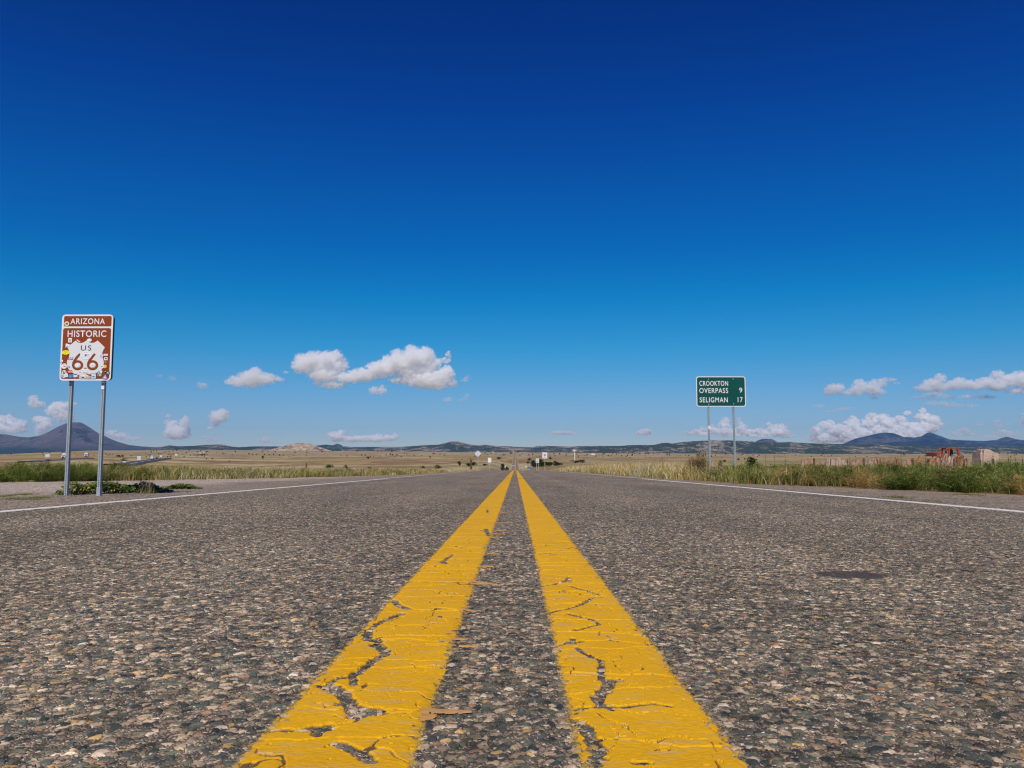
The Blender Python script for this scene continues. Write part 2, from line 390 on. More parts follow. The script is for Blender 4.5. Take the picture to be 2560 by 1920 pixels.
# ------------------------------------------------------------------ painted lines
def paint_material(name, c1, c2, dirt, wear):
    m = mat(name); q = N(m); p = q.obj()
    s = q.n('ShaderNodeVectorMath', {0: p, 1: (1, 3.2, 0)}, operation='MULTIPLY').outputs[0]
    n1 = q.noise(s, 14.0, 6, .65); n2 = q.noise(s, 120.0, 4, .6); n3 = q.noise(p, 5.0, 4, .6)
    c = q.ramp(n3, [(.3, c2), (.7, c1)])
    c = q.mix(q.ramp(n1, [(wear, 0), (wear + .16, .85)]), c, dirt)
    c = q.mix(1.0, c, q.ramp(n2, [(.25, .8), (.5, 1.0), (.75, 1.12)]), 'MULTIPLY')
    ck = q.n('ShaderNodeAttribute', attribute_name='Grime').outputs['Fac']
    c = q.mix(q.math('MULTIPLY', q.ramp(ck, [(.25, 0), (.7, 1)]), .92), c, (.085, .062, .045))  # dirt plus painted-in groove shade darkens the cracks
    bumpn = q.math('ADD', q.math('MULTIPLY', n2, .6), q.n('ShaderNodeTexVoronoi', {'Vector': p, 'Scale': 95.0}, feature='SMOOTH_F1').outputs[0])
    q.out(q.bsdf(c, .85, bumpn, .22, .002, spec=.12)); return m
M_YEL = paint_material('yellow road paint', (.76, .40, .009), (.67, .34, .008), (.47, .34, .18), .545)
M_WHT = paint_material('white road paint', (.74, .71, .66), (.64, .60, .55), (.42, .36, .31), .55)

def cr5(L): return [(500 + x / 2.765, 1400 + y / 2.765) for x, y in L]
def cr6(L): return [(1200 + x / 2.765, 1400 + y / 2.765) for x, y in L]
def cr7(L): return [(900 + x / 2.765, 1150 + y / 2.765) for x, y in L]
CR_L = [(cr5(a), b) for a, b in [
 ([(1330, 290), (1380, 330), (1440, 355)], 22), ([(1440, 355), (1600, 365), (1660, 350), (1800, 360)], 9),
 ([(1400, 385), (1300, 420), (1230, 455), (1170, 500), (1150, 570)], 24), ([(1150, 500), (1160, 560), (1225, 575)], 30),
 ([(1215, 600), (1260, 640), (1290, 665)], 34), ([(1290, 665), (1200, 715), (1130, 775), (1060, 820)], 34), ([(1060, 820), (940, 850), (870, 890)], 20),
 ([(1060, 820), (1062, 890)], 22), ([(870, 895), (940, 920), (1000, 960), (1010, 1010), (1060, 1050), (1080, 1110)], 48),
 ([(1070, 1040), (1150, 1060), (1225, 1078)], 46), ([(1040, 1120), (1150, 1095), (1300, 1088), (1450, 1080)], 8),
 ([(470, 1200), (620, 1205), (740, 1190)], 12), ([(590, 1203), (650, 1206)], 22), ([(760, 1195), (870, 1185)], 42), ([(800, 1240), (830, 1200)], 36),
 ([(960, 1300), (1080, 1340), (1130, 1380), (1180, 1430)], 34), ([(1228, 555), (1350, 540), (1460, 540), (1700, 545)], 8),
 ([(1260, 650), (1400, 625), (1560, 600), (1690, 605)], 9), ([(1450, 160), (1600, 163), (1860, 165)], 14), ([(1670, 20), (1700, 35)], 22),
 ([(1640, 350), (1670, 352)], 24), ([(870, 745), (840, 765)], 12), ([(1300, 440), (1400, 410)], 10)]]
CR_L += [(cr7(a), b) for a, b in [([(650, 660), (600, 690), (570, 715)], 14), ([(690, 570), (720, 575)], 10), ([(620, 598), (730, 615)], 10),
 ([(880, 370), (885, 345)], 8), ([(830, 490), (870, 500)], 16), ([(870, 480), (890, 530)], 16)]]
CR_R = [(cr6(a), b) for a, b in [
 ([(410, 190), (500, 182), (580, 160), (625, 130)], 15), ([(620, 190), (660, 205), (740, 225), (830, 255)], 14), ([(490, 372), (600, 355), (690, 325), (745, 295), (780, 272), (850, 268)], 17),
 ([(600, 385), (700, 412), (780, 430), (825, 460)], 18), ([(825, 460), (720, 487), (650, 505)], 16), ([(490, 605), (560, 600), (640, 588), (700, 580)], 22), ([(640, 560), (650, 600)], 22), ([(700, 580), (900, 575), (1100, 598)], 9),
 ([(660, 620), (720, 665), (780, 695), (850, 715)], 18), ([(845, 715), (835, 800), (840, 850)], 22), ([(835, 850), (890, 860), (955, 855)], 26), ([(900, 850), (850, 930), (815, 980), (830, 1040)], 42),
 ([(560, 1045), (650, 1050), (850, 1042), (920, 1065)], 16), ([(930, 1040), (1000, 1040), (1130, 1025), (1200, 1020), (1300, 1035)], 20), ([(640, 1130), (700, 1165), (760, 1250)], 44), ([(740, 1180), (770, 1260), (820, 1330), (800, 1440)], 50),
 ([(1060, 1432), (1180, 1436)], 18), ([(600, 1150), (640, 1210)], 26), ([(900, 350), (910, 352)], 10)]]
CR_R += [(cr7(a), b) for a, b in [([(1250, 657), (1300, 655), (1345, 660)], 20), ([(1390, 572), (1410, 575)], 12), ([(1230, 775), (1330, 772)], 8), ([(1240, 350), (1270, 352)], 7), ([(1230, 545), (1250, 548)], 9), ([(1440, 820), (1455, 850), (1400, 852)], 12)]]
def crack_field(X, Y, cracks, jit):
    """1 in a crack, 0 on sound paint"""
    out_ = np.zeros_like(X)
    for pts, wpx in cracks:
        g = [road_pt(*p) for p in pts]
        ym = sum(b for a, b in g) / len(g)
        # a band drawn wpx/2.765 photo pixels wide; lying cracks were seen foreshortened
        ww = wpx / 2.765 / F * math.hypot(ym, H) * 2.6
        for (x0, y0), (x1, y1) in zip(g[:-1], g[1:]):
            dx, dy = x1 - x0, y1 - y0; L2 = dx * dx + dy * dy + 1e-9
            along = abs(dx) / math.sqrt(L2); wloc = max(ww * (.5 + .3 * along), .0026 + .0012 * ym)
            m_ = (Y > min(y0, y1) - .06) & (Y < max(y0, y1) + .06)
            if not m_.any(): continue
            xx, yy = X[m_], Y[m_]; t = np.clip(((xx - x0) * dx + (yy - y0) * dy) / L2, 0, 1)
            d = np.hypot(xx - x0 - t * dx, yy - y0 - t * dy)
            v = 1 - smooth(wloc * .45, wloc * 1.0, d + jit[m_] * max(wloc * .7, .002)); out_[m_] = np.maximum(out_[m_], v)
    return out_
def build_line(name, xl, xr, m, cracks, y0, rows, nc, rag, seed, label=None, ragl=None, hz=.0056, low=.0002):
    pad = .02 if nc > 20 else .012
    xs = np.linspace(xl - pad, xr + pad, nc); X, Y = np.meshgrid(xs, rows)
    jit = (fbm(X, Y, .010, 4, seed) - .5) * 1.6
    e = np.minimum((X - xl) / (ragl or 1), (xr - X))  # distance inside the edge
    ed = np.minimum(X - xl, xr - X) + (fbm(X, Y, .012, 3, seed + 4) - .5) * rag * 1.6 + (fbm(X, Y, .12, 2, seed + 9) - .5) * rag
    inside = smooth(-rag * .9, rag * .7, ed)
    z = hz + (fbm(X, Y, .035, 3, seed + 2) - .5) * .0012 + (fbm(X, Y * 2, .006, 3, seed + 30) - .5) * .0011
    cr_ = np.zeros_like(X); groove = np.zeros_like(X)
    if cracks: cr_ = crack_field(X, Y, cracks, jit)
    # fine cross cracks and ridges every few centimetres to decimetres
    rs = np.random.default_rng(seed); yy = .8
    while yy < 24:
        yy += rs.uniform(.05, .22) * (1 + yy * .06)
        amp = rs.uniform(.0010, .0035) * (1 + .1 * yy); wdt = rs.uniform(.0008, .0022) * (1 + .12 * yy)
        sk = rs.uniform(-.25, .25); wob = (fbm(X[0], X[0] * 0 + yy, .05, 2, seed + 3) - .5) * .04
        cy = yy + sk * (X[0] - (xl + xr) / 2) + wob
        k0, k1 = np.searchsorted(rows, [yy - .1, yy + .1])
        if k1 > k0:
            d = (rows[k0:k1, None] - cy[None, :]) / wdt
            brk = smooth(.35, .6, fbm(X[k0:k1], Y[k0:k1], .06, 2, seed + 6))
            if rs.random() < .6: cr_[k0:k1] = np.maximum(cr_[k0:k1], np.exp(-(d / 1.1) ** 2) * smooth(.45, .55, fbm(X[k0:k1], Y[k0:k1] * 0 + yy, .045, 3, seed + 40)) * 1.25)
            groove[k0:k1] = np.maximum(groove[k0:k1], np.exp(-d * d) * brk * smooth(.36, .52, fbm(X[k0:k1] * 3, Y[k0:k1] * 0 + yy, .03, 3, seed + 50)) * .75)
            z[k0:k1] += (-amp * np.exp(-d * d) * 1.6) * (.3 + .7 * brk)
    # a web of hairline cracks wandering through the film
    if nc > 20:
        for sc_, of in ((.13, 0), (.075, 7)):
            nn = np.abs(fbm(X, Y * .8, sc_, 3, seed + 60 + of) - .5); hair = 1 - smooth(.0035, .0085, nn * (1 + 0 * X))
            hair = hair * smooth(.44, .54, fbm(X, Y, .10, 2, seed + 70 + of)) * smooth(7, 3, Y)
            groove = np.maximum(groove, hair * .9); z = z - hair * .0022; cr_ = np.maximum(cr_, hair * smooth(.52, .60, fbm(X, Y, .03, 3, seed + 80)) * 1.1)
    # chips that came away
    chips = smooth(.80, .84, fbm(X, Y, .012, 3, seed + 13))
    drop = np.minimum(1, np.maximum(cr_, chips))
    thin = .60 + .40 * smooth(.0, .020, np.minimum(X - xl, xr - X) + (fbm(X, Y, .02, 3, seed + 15) - .5) * .022) if nc > 20 else 1.0
    Z = roadz(Y) + low + (z - low) * inside * (1 - drop) * thin
    V = np.stack([X, Y, Z], -1).reshape(-1, 3); Fc = grid_faces(*X.shape)
    build_line.grime = np.maximum(drop, np.clip(groove, 0, 1)).reshape(-1)
    keep = (inside * (1 - drop)).reshape(-1); fk = keep[Fc].max(1) > .02
    return V, Fc[fk]
def line_object(name, xl, xr, m, cracks, seed, rag, nc, y0, farw=0.0):
    rows = near_rows(y0, 24.0) if nc > 20 else np.concatenate([np.arange(-20, 4.5, .5), np.arange(4.6, 24, .012)])
    V, Fc = build_line(name, xl, xr, m, cracks, y0, rows, nc, rag, seed)
    b = len(V); ys2 = np.concatenate([np.geomspace(24, 95, 200), np.geomspace(95.6, 6500, 400)])
    s = np.linspace(0, 1, 5); c = (xl + xr) / 2; hw = (xr - xl) / 2
    hwY = hw + farw * np.clip(ys2 - 200, 0, 1200) / 1200
    X2 = c + (s[None, :] * 2 - 1) * hwY[:, None] + (fbm(np.repeat(s[None, :], len(ys2), 0) * 3, np.repeat(ys2[:, None], 5, 1), .5, 2, seed) - .5) * .03
    Y2 = np.repeat(ys2[:, None], 5, 1); Z2 = roadz(Y2) + .011 + np.clip(Y2 - 95, 0, None) * .0002
    V = np.concatenate([V, np.stack([X2, Y2, Z2], -1).reshape(-1, 3)]); Fc = np.concatenate([Fc, grid_faces(*X2.shape, b)])
    o = np_mesh(name, V, Fc, None, m, nc < 20)
    a = o.data.attributes.new('Grime', 'FLOAT', 'POINT'); gr = np.zeros(len(V), np.float32); gr[:len(build_line.grime)] = build_line.grime; a.data.foreach_set('value', gr)
    tag(o, kind='structure'); return o
line_object('yellow_line', -.298, -.1157, M_YEL, CR_L, 3, .0085, 140, .45, .12)
line_object('yellow_line', .074, .244, M_YEL, CR_R, 21, .0085, 140, .45, .12)
line_object('white_edge_line', -3.79, -3.685, M_WHT, None, 33, .02, 14, 1, .03)
line_object('white_edge_line', 3.63, 3.735, M_WHT, None, 47, .014, 14, 1, .03)

def build_smears():
    """orange dribbles of paint dragged out between the two yellow lines"""
    m = paint_material('orange paint smear', (.60, .30, .07), (.52, .27, .08), (.32, .22, .14), .48)
    V, Fc = [], []
    items = [(cr5([(1530, 1060), (1880, 1075)]), .022), (cr5([(1530, 1110), (1640, 1100)]), .03), (cr5([(1740, 560), (1840, 565)]), .012), (cr5([(1790, 612), (1910, 618)]), .014),
             (cr5([(1800, 350), (1910, 372)]), .014), (cr5([(1870, 155), (2060, 185)]), .018), (cr5([(1870, 172), (1960, 178)]), .02), (cr5([(1940, 52), (2030, 56)]), .01), (cr7([(880, 655), (960, 658)]), .035),
             (cr7([(910, 490), (1015, 497)]), .04), (cr7([(900, 515), (1000, 520)]), .04), (cr7([(900, 540), (950, 545)]), .04), (cr7([(930, 438), (1020, 442)]), .05), (cr7([(965, 365), (1005, 370)]), .06)]
    for (a, b), wd in items:
        (x0, y0), (x1, y1) = road_pt(*a), road_pt(*b)
        n = 40; xs = np.linspace(x0, x1, n); ym = np.linspace(y0, y1, n); t = np.linspace(0, 1, n)
        half = wd * .5 * (1 - t ** 3) * (.35 + 1.1 * fbm(xs, ym, .02, 3, 60))
        b0 = len(V)
        for i in range(n):
            for s in (-1, 0, 1): V.append((xs[i], ym[i] + s * half[i] * (1 + random.random() * .5), float(roadz(ym[i])) + .0068 + (0 if s == 0 else -.003)))
        for i in range(n - 1):
            for s in (0, 1): k = b0 + i * 3 + s; Fc.append((k, k + 3, k + 4, k + 1))
    o = np_mesh('orange_paint_smear', V, Fc, None, m, True); tag(o, kind='structure')
build_smears()

# ------------------------------------------------------------------ hills and mountains
def hill_mat(name, dark, light, thr, scale, rock=None, forest=None):
    m = mat(name); q = N(m); p = q.obj()
    pp = q.n('ShaderNodeVectorMath', {0: p, 1: (1, .45, 1.6)}, operation='MULTIPLY').outputs[0]
    n1 = q.noise(pp, scale, 7, .72); n2 = q.noise(pp, scale * .22, 4, .6); n3 = q.noise(pp, scale * 5, 4, .7)
    f = q.math('ADD', q.math('MULTIPLY', n1, .5), q.math('ADD', q.math('MULTIPLY', n2, .45), q.math('MULTIPLY', n3, .3)))
    c = q.ramp(f, [(thr - .03, dark), (thr + .03, light)])
    c = q.mix(1.0, c, q.ramp(n3, [(.35, .5), (.65, 1.6)]), 'MULTIPLY')
    if rock:
        c = q.mix(q.ramp(n2, [(.45, 0), (.62, .8)]), c, rock)
    if forest:
        z = q.n('ShaderNodeSeparateXYZ', {0: p}).outputs[2]
        f2 = q.math('ADD', q.math('DIVIDE', z, forest), q.math('MULTIPLY', n2, .9)); c = q.mix(q.ramp(f2, [(.75, 1), (1.15, 0)]), c, (.028, .045, .036))
    q.out(q.bsdf(c, .95, n1, .6, 12, spec=.05)); return m
def ridge(name, pts, D, base_y, m, depth=.14, label=None, cat=None, rough=1.0, seed=0, flat_base=None):
    """a hill whose skyline, seen from the highway, runs through pts; solid, with a front and a back slope"""
    px = np.array([a for a, b in pts], float); py = np.array([b for a, b in pts], float)
    n = int(min(900, max(60, (px[-1] - px[0]) / 1.6))); u = np.linspace(px[0], px[-1], n)
    top = np.interp(u, px, py)
    k = np.ones(5) / 5; top = np.convolve(np.pad(top, 2, 'edge'), k, 'valid') * .6 + top * .4
    top = top + (fbm(u, u * 0, 9, 4, seed) - .5) * 1.0 * rough
    bs = base_y if not callable(base_y) else np.array([base_y(x) for x in u])
    nr = 44; rows = np.linspace(0, 1.6, nr)
    X = np.zeros((nr, n)); Y = X.copy(); Z = X.copy()
    uu = (u - 1288) / F / math.cos(PITCH) ** .5
    ztop = H - (top - 1142) / F * D; zb = H - (bs - 1142) / F * D * (1 - depth)
    for i, s in enumerate(rows):
        y = D * (1 - depth * (1 - s))
        if s <= 1: prof = s ** 1.15
        else: prof = 1 - ((s - 1) / .6) ** 1.3
        gul = (fbm(uu * D + s * 130, np.full(n, s * 900.0), D * .035, 5, seed + 2) - .5) * 2
        zz = zb - 25 + (ztop - zb + 25) * prof + gul * (ztop - zb) * .16 * np.sin(np.clip(s, 0, 1) * math.pi) * rough
        if s > 1: zz = (zb - 60) + (ztop - zb + 60) * prof
        X[i] = uu * y if True else 0; Y[i] = y + gul * D * depth * .05; Z[i] = zz
        X[i] = uu * D + (uu * y - uu * D) * .5
    # close the ends down into the plain
    Z[:, 0] = np.minimum(Z[:, 0], zb.min() - 40 if np.ndim(zb) else zb - 40); Z[:, -1] = np.minimum(Z[:, -1], Z[:, 0])
    V = np.stack([X, Y, Z], -1).reshape(-1, 3)
    o = np_mesh(name, V, grid_faces(nr, n), None, m, True)
    if cat: tag(o, label, cat)
    tag(o, kind='structure'); return o
c2 = lambda L: [(x / 3.95, 950 + y / 3.95) for x, y in L]
c7 = lambda L: [(2000 + x / 3.95, 1060 + y / 3.95) for x, y in L]
M_JUN = hill_mat('juniper slopes', (.035, .05, .035), (.30, .235, .17), .665, .012)
M_JUN2 = hill_mat('juniper slopes with clearings', (.04, .055, .038), (.30, .24, .17), .675, .014)
M_BUTTE = hill_mat('volcanic butte', (.038, .046, .054), (.16, .135, .125), .60, .013, (.072, .064, .072), 330.0)  # some blue of the air is mixed into the butte's colours
M_BLUE = hill_mat('far mountain', (.022, .035, .046), (.10, .10, .10), .66, .006)  # slope colours tinted blue to add to the distance haze
M_ROCK = hill_mat('pale rocky knoll', (.13, .10, .07), (.40, .30, .21), .60, .009)
ridge('butte', c2([(-700, 560), (-300, 545), (-120, 530), (0, 535), (60, 537), (130, 548), (210, 562), (290, 567), (400, 552), (440, 540), (520, 500), (600, 450), (650, 428), (700, 418), (790, 418), (830, 435), (900, 480), (980, 530), (1080, 580), (1160, 610), (1280, 640), (1400, 655), (1540, 664), (1760, 674), (2000, 690)]),
      13500, lambda x: 1135 if x < 150 else 1129, M_BUTTE, .16, seed=1)
ridge('hill', [(330, 1128), (390, 1118.6), (412, 1115.5), (425, 1112.8), (446, 1116), (481, 1115), (516, 1112), (542, 1110.8), (560, 1112), (581, 1116.6), (600, 1118), (636, 1116), (690, 1116), (760, 1119), (800, 1121), (863, 1118), (923, 1117.3), (1002, 1117), (1040, 1114.7), (1056, 1112.8), (1083, 1112.5),
      (1099, 1111.2), (1110, 1108.2), (1124, 1104.7), (1135, 1103.2), (1148, 1104.2), (1160, 1107.6), (1175, 1111), (1192, 1113), (1209, 1111.8), (1224, 1112.5), (1243, 1114.8), (1270, 1115.6), (1289, 1116.7), (1308, 1117.5), (1334, 1118), (1341, 1115.2), (1365, 1114.8), (1391, 1115.4), (1422, 1116.5), (1450, 1115), (1500, 1114.8), (1547, 1116)],
      10500, 1131, M_JUN, .16, seed=5)
ridge('hill', [(1380, 1130), (1460, 1117), (1495, 1114.7), (1547, 1115), (1577, 1112.7), (1631, 1112.7), (1649, 1108), (1662, 1107), (1679, 1108.5), (1699, 1106), (1733, 1102.8), (1768, 1101.3), (1818, 1100.8), (1858, 1102.8), (1883, 1105), (1932, 1107), (1957, 1105.5), (1972, 1105), (2010, 1108), (2100, 1110.2), (2150, 1111.5), (2230, 1112), (2300, 1113.7), (2400, 1117), (2560, 1119), (2800, 1121)],
      8500, 1136.5, M_JUN2, .17, seed=9)
ridge('mesa', [(1850, 1116), (1883, 1104.8), (1893, 1100), (1902, 1097.3), (1925, 1097.3), (1932, 1101), (1939, 1105.5), (1975, 1116)], 16000, 1122, M_BUTTE, .1, seed=13)
ridge('hill', [(760, 1122), (793, 1114), (806, 1112), (815, 1111.5), (834, 1113.5), (870, 1116.5), (900, 1122)], 14500, 1122, M_JUN, .12, seed=15)
ridge('peak', [(810, 1122), (834, 1113.3), (842, 1110.3), (847, 1109.2), (853, 1112), (861, 1116), (880, 1122)], 19000, 1122, M_BLUE, .1, seed=17)
ridge('mountain', c7([(200, 215), (420, 195), (470, 172), (530, 145), (640, 120), (700, 104), (760, 92), (830, 84), (900, 92), (950, 110), (990, 132), (1050, 127), (1110, 135), (1190, 120), (1205, 112), (1230, 92), (1270, 82), (1320, 98), (1360, 125), (1410, 150), (1540, 158), (1700, 165), (1810, 168), (1930, 158), (1980, 140), (2025, 125), (2080, 145), (2140, 160), (2212, 165), (2500, 175), (3200, 190)]),
      19000, 1118, M_BLUE, .16, seed=19, rough=.7)
ridge('foothill', c7([(600, 215), (900, 180), (960, 178), (1050, 185), (1130, 165), (1210, 150), (1260, 158), (1310, 172), (1400, 185), (1500, 188), (1600, 182), (1700, 190), (2000, 196), (2212, 200), (3000, 205)]), 15500, 1120, M_BLUE, .1, seed=23, rough=.7)
ridge('rocky_knoll', [(640, 1131), (671, 1125.5), (690, 1121), (706, 1117), (722, 1112.6), (741, 1108.8), (758, 1106.5), (774, 1108.8), (782, 1109.5), (790, 1113), (793, 1115.3), (815, 1122), (830, 1126.5), (860, 1131)], 4700, 1129.5, M_ROCK, .1, seed=27)

# ------------------------------------------------------------------ signs
M_STEEL = simple('galvanised steel', (.33, .37, .39), .5, .15, .18, 14)
M_STEELD = simple('dark inner steel', (.06, .065, .07), .6, .3)
M_HOLE = simple('punched hole', (.012, .012, .014), .9)
M_SWHITE = simple('white sign sheeting', (.72, .73, .72), .45, 0, .04, 6)
M_BROWN = simple('brown sign sheeting', (.25, .047, .005), .45, 0, .08, 7)
M_GREEN = simple('green sign sheeting', (.0, .070, .055), .42, 0, .12, 3)
M_ALU = simple('bare aluminium', (.50, .56, .62), .5, .3, .1, 5)
M_DARKEDGE = simple('dark sign frame', (.02, .02, .05), .6)  # near-black colour paints in the shade on the board's side
def post(parent, x, y, z0, z1, wdt, dep, step=.0254 * 1.0, name='post', hole=.011, front_from=None):
    """square perforated steel tube; its round holes run down the front as one sub-part"""
    M = MB(); M.box(x - wdt / 2, x + wdt / 2, y, y + dep, z0, z1); nb = len(M.f); z = z0 + .05
    while z < z1 - .02:
        n = 8; vs = [(x + hole / 2 * math.cos(2 * math.pi * k / n), y - .0015, z + hole / 2 * math.sin(2 * math.pi * k / n)) for k in range(n)]
        M.add(vs, [tuple(range(n))]); z += step
    p = M.build(name, M_STEEL, parent); p.data.materials.append(M_HOLE)
    for f_ in p.data.polygons[nb:]: f_.material_index = 1
    return p
def rrect(x0, x1, z0, z1, r, n=6):
    pts = []
    for cx, cz, a0 in ((x1 - r, z1 - r, 0), (x0 + r, z1 - r, 90), (x0 + r, z0 + r, 180), (x1 - r, z0 + r, 270)):
        for k in range(n + 1):
            a = math.radians(a0 + 90 * k / n); pts.append((cx + r * math.cos(a), cz + r * math.sin(a)))
    return pts
def plate(name, pts, y, th, m, parent): return MB().prism(pts, y, y + th).build(name, m, parent)
def text(name, s, cx, cz, w_, h_, y, m, parent, bold=.012, align='CENTER', spacing=1.0, lean=0):
    cu = bpy.data.curves.new(name, 'FONT'); cu.body = s; cu.size = 1.0; cu.offset = bold; cu.extrude = .0; cu.space_character = spacing; cu.resolution_u = 4
    t = bpy.data.objects.new(name, cu); C.objects.link(t)
    bpy.context.view_layer.update(); dg = bpy.context.evaluated_depsgraph_get()
    me = bpy.data.meshes.new_from_object(t.evaluated_get(dg)); bpy.data.objects.remove(t)
    co = np.array([v.co[:] for v in me.vertices]); mn, mx = co.min(0), co.max(0)
    sx = w_ / (mx[0] - mn[0]); sz = h_ / (mx[1] - mn[1])
    for v in me.vertices:
        X = (v.co.x - (mn[0] + mx[0]) / 2) * sx; Z = (v.co.y - (mn[1] + mx[1]) / 2) * sz
        v.co = (cx + X + lean * Z, y, cz + Z)
    me.name = name; me.materials.clear(); me.materials.append(m)
    o = bpy.data.objects.new(name, me); C.objects.link(o); o.parent = parent; return o

def route_sign():
    Y = 9.8
    P = lambda a, b: (lambda v: (v.x, v.z))(at(130 + a / 8.294, 770 + b / 8.294, Y))
    root = empty('route_sign', (0, 0, 0)); tag(root, 'brown and white Arizona Historic US 66 sign covered in stickers on two perforated posts', 'road sign')
    x0, z1 = P(205, 135); x1, _ = P(1262, 135); _, z0 = P(160, 1505)
    x0 = (P(205, 135)[0] + P(160, 1505)[0]) / 2 ; x1 = (P(1255, 150)[0] + P(1235, 1500)[0]) / 2
    panel = plate('panel', rrect(x0, x1, z0, z1, .042), Y, .004, M_SWHITE, root)
    plate('backing', rrect(x0 + .012, x1 + .0, z0 + .004, z1 - .012, .042), Y + .0045, .038, M_DARKEDGE, root)
    W, Hh = x1 - x0, z1 - z0
    # crop coordinates -> board coordinates
    def B(a, b):
        v = (b - 135) / (1505 - 135); l = 205 - 45 * v; r = 1262 - 22 * v
        return x0 + W * (a - l) / (r - l), z1 - Hh * v
    def Bx(a, b): return B(a, b)
    ax0, az1 = B(245, 168); ax1, az0 = B(1225, 380)
    plate('brown_field', rrect(ax0, ax1, az0, az1, .016), Y - .0022, .002, M_BROWN, panel)
    bx0, bz1 = B(238, 420); bx1, bz0 = B(1210, 1468); bx0 = x0 + .02; bx1 = x1 - .02
    plate('brown_field', rrect(bx0, bx1, bz0, bz1, .02), Y - .0022, .002, M_BROWN, panel)
    c, d = B(735, 277); text('lettering', 'ARIZONA', c, d, W * .675, Hh * .090, Y - .0035, M_SWHITE, panel, .012, spacing=1.12)
    c, d = B(725, 536); text('lettering', 'HISTORIC', c, d, W * .755, Hh * .100, Y - .0035, M_SWHITE, panel, .012, spacing=1.1)
    m = mat('ribbed white sheeting'); q = N(m); p = q.obj()
    wv = q.n('ShaderNodeTexWave', {'Vector': p, 'Scale': 34.0, 'Distortion': .3}, bands_direction='X').outputs[1]
    q.out(q.bsdf(q.ramp(wv, [(.2, (.60, .61, .60)), (.5, (.74, .74, .72))]), .45))
    sh = [(490, 680), (530, 712), (580, 730), (620, 728), (670, 712), (718, 675), (770, 712), (830, 730), (890, 718), (950, 678), (1020, 742), (1105, 822), (1075, 870), (1055, 925), (1050, 985), (1075, 1060), (1090, 1130), (1085, 1200), (1060, 1265),
          (1000, 1320), (930, 1360), (850, 1385), (780, 1400), (715, 1440), (650, 1410), (560, 1385), (450, 1350), (380, 1300), (335, 1235), (318, 1160), (320, 1100), (355, 1040), (368, 980), (362, 910), (345, 855), (318, 805), (400, 755)]
    plate('shield', [B(*p_) for p_ in sh], Y - .0042, .0018, m, panel)
    M_TXT = simple('dark brown lettering', (.085, .02, .012), .5); M_TB = simple('brown numeral', (.25, .047, .006), .5)
    c, d = B(715, 832); text('lettering', 'US', c, d, W * .205, Hh * .080, Y - .0052, M_TXT, panel, .004, spacing=1.25)
    # the two sixes, drawn as a bowl with a sweeping tail
    for cx, cy, tail in ((545, 1190, [(590, 950), (520, 1030), (462, 1110)]), (858, 1190, [(895, 950), (840, 1040), (775, 1110)])):
        M = MB(); n = 40; vs = []
        R0, R1 = (118, 104), (66, 56)
        for k in range(n):
            a = 2 * math.pi * k / n
            for R in (R0, R1): x_, z_ = B(cx + R[0] * math.cos(a), cy + R[1] * math.sin(a)); vs.append((x_, Y - .0055, z_))
        M.add(vs, [(2 * k, 2 * ((k + 1) % n), 2 * ((k + 1) % n) + 1, 2 * k + 1) for k in range(n)])
        t = [(cx - 118, cy), (cx - 112, cy - 60), (cx - 85, cy - 110), (cx - 35, cy - 185), (cx + 30, cy - 250), (cx + 62, cy - 222), (cx + 20, cy - 170), (cx - 30, cy - 100), (cx - 60, cy - 40), (cx - 66, cy)]
        m2 = len(t) // 2
        vs = [(B(*p_)[0], Y - .0056, B(*p_)[1]) for p_ in t]
        M.add(vs, [(i, i + 1, len(t) - 2 - i, len(t) - 1 - i) for i in range(m2 - 1)])
        M.build('numeral', M_TB, panel)
    # stickers
    SM = {}
    def sm(c):
        if c not in SM: SM[c] = simple('sticker', c, .5, 0, .06, 40)
        return SM[c]
    wh, yl, bl, rd, bk, gr, pk, sk, pu, gn = (.78, .77, .74), (.85, .72, .02), (.05, .12, .35), (.65, .06, .04), (.03, .03, .035), (.35, .34, .32), (.75, .5, .5), (.45, .66, .85), (.42, .34, .6), (.2, .24, .15)
    cnt = [0]
    def sticker(shape, cx, cy, rx, ry, col, rot=0, marks=()):
        cnt[0] += 1; y = Y - .0062 - .00007 * cnt[0]
        a = math.radians(rot); ca, sa = math.cos(a), math.sin(a)
        if shape == 'e': pts = [(rx * math.cos(2 * math.pi * k / 24), ry * math.sin(2 * math.pi * k / 24)) for k in range(24)]
        elif shape == 'h': pts = [(rx * math.cos(math.pi * k / 14), ry * 2 * math.sin(math.pi * k / 14) - ry) for k in range(15)]
        elif shape == 't': pts = [(0, -ry), (rx, ry), (-rx, ry)]
        else: pts = [(-rx, -ry), (rx, -ry), (rx, ry), (-rx, ry)]
        tr = lambda X, Z: B(cx + X * ca - Z * sa, cy + X * sa + Z * ca)
        s_ = plate('sticker', [tr(*p_) for p_ in pts], y, .0002, sm(col), panel)
        for (mx, my, mw, mh, mc) in marks:
            plate('printing', [tr(mx - mw, my - mh), tr(mx + mw, my - mh), tr(mx + mw, my + mh), tr(mx - mw, my + mh)], y - .00004, .00002, sm(mc), s_)
    sticker('e', 305, 328, 50, 48, (.75, .66, .45), 0, [(0, 0, 26, 20, (.25, .2, .14)), (0, 4, 16, 8, (.7, .62, .42))])
    sticker('r', 378, 672, 38, 46, wh, 4, [(0, -4, 14, 12, bk), (-4, 26, 20, 4, gr), (16, 22, 5, 5, rd)])
    sticker('r', 562, 684, 50, 20, rd, 35, [(-8, 10, 42, 8, wh)])
    sticker('e', 780, 670, 50, 34, wh, 0)
    sticker('r', 330, 770, 42, 22, wh, 15); sticker('r', 300, 800, 10, 24, wh, 25)
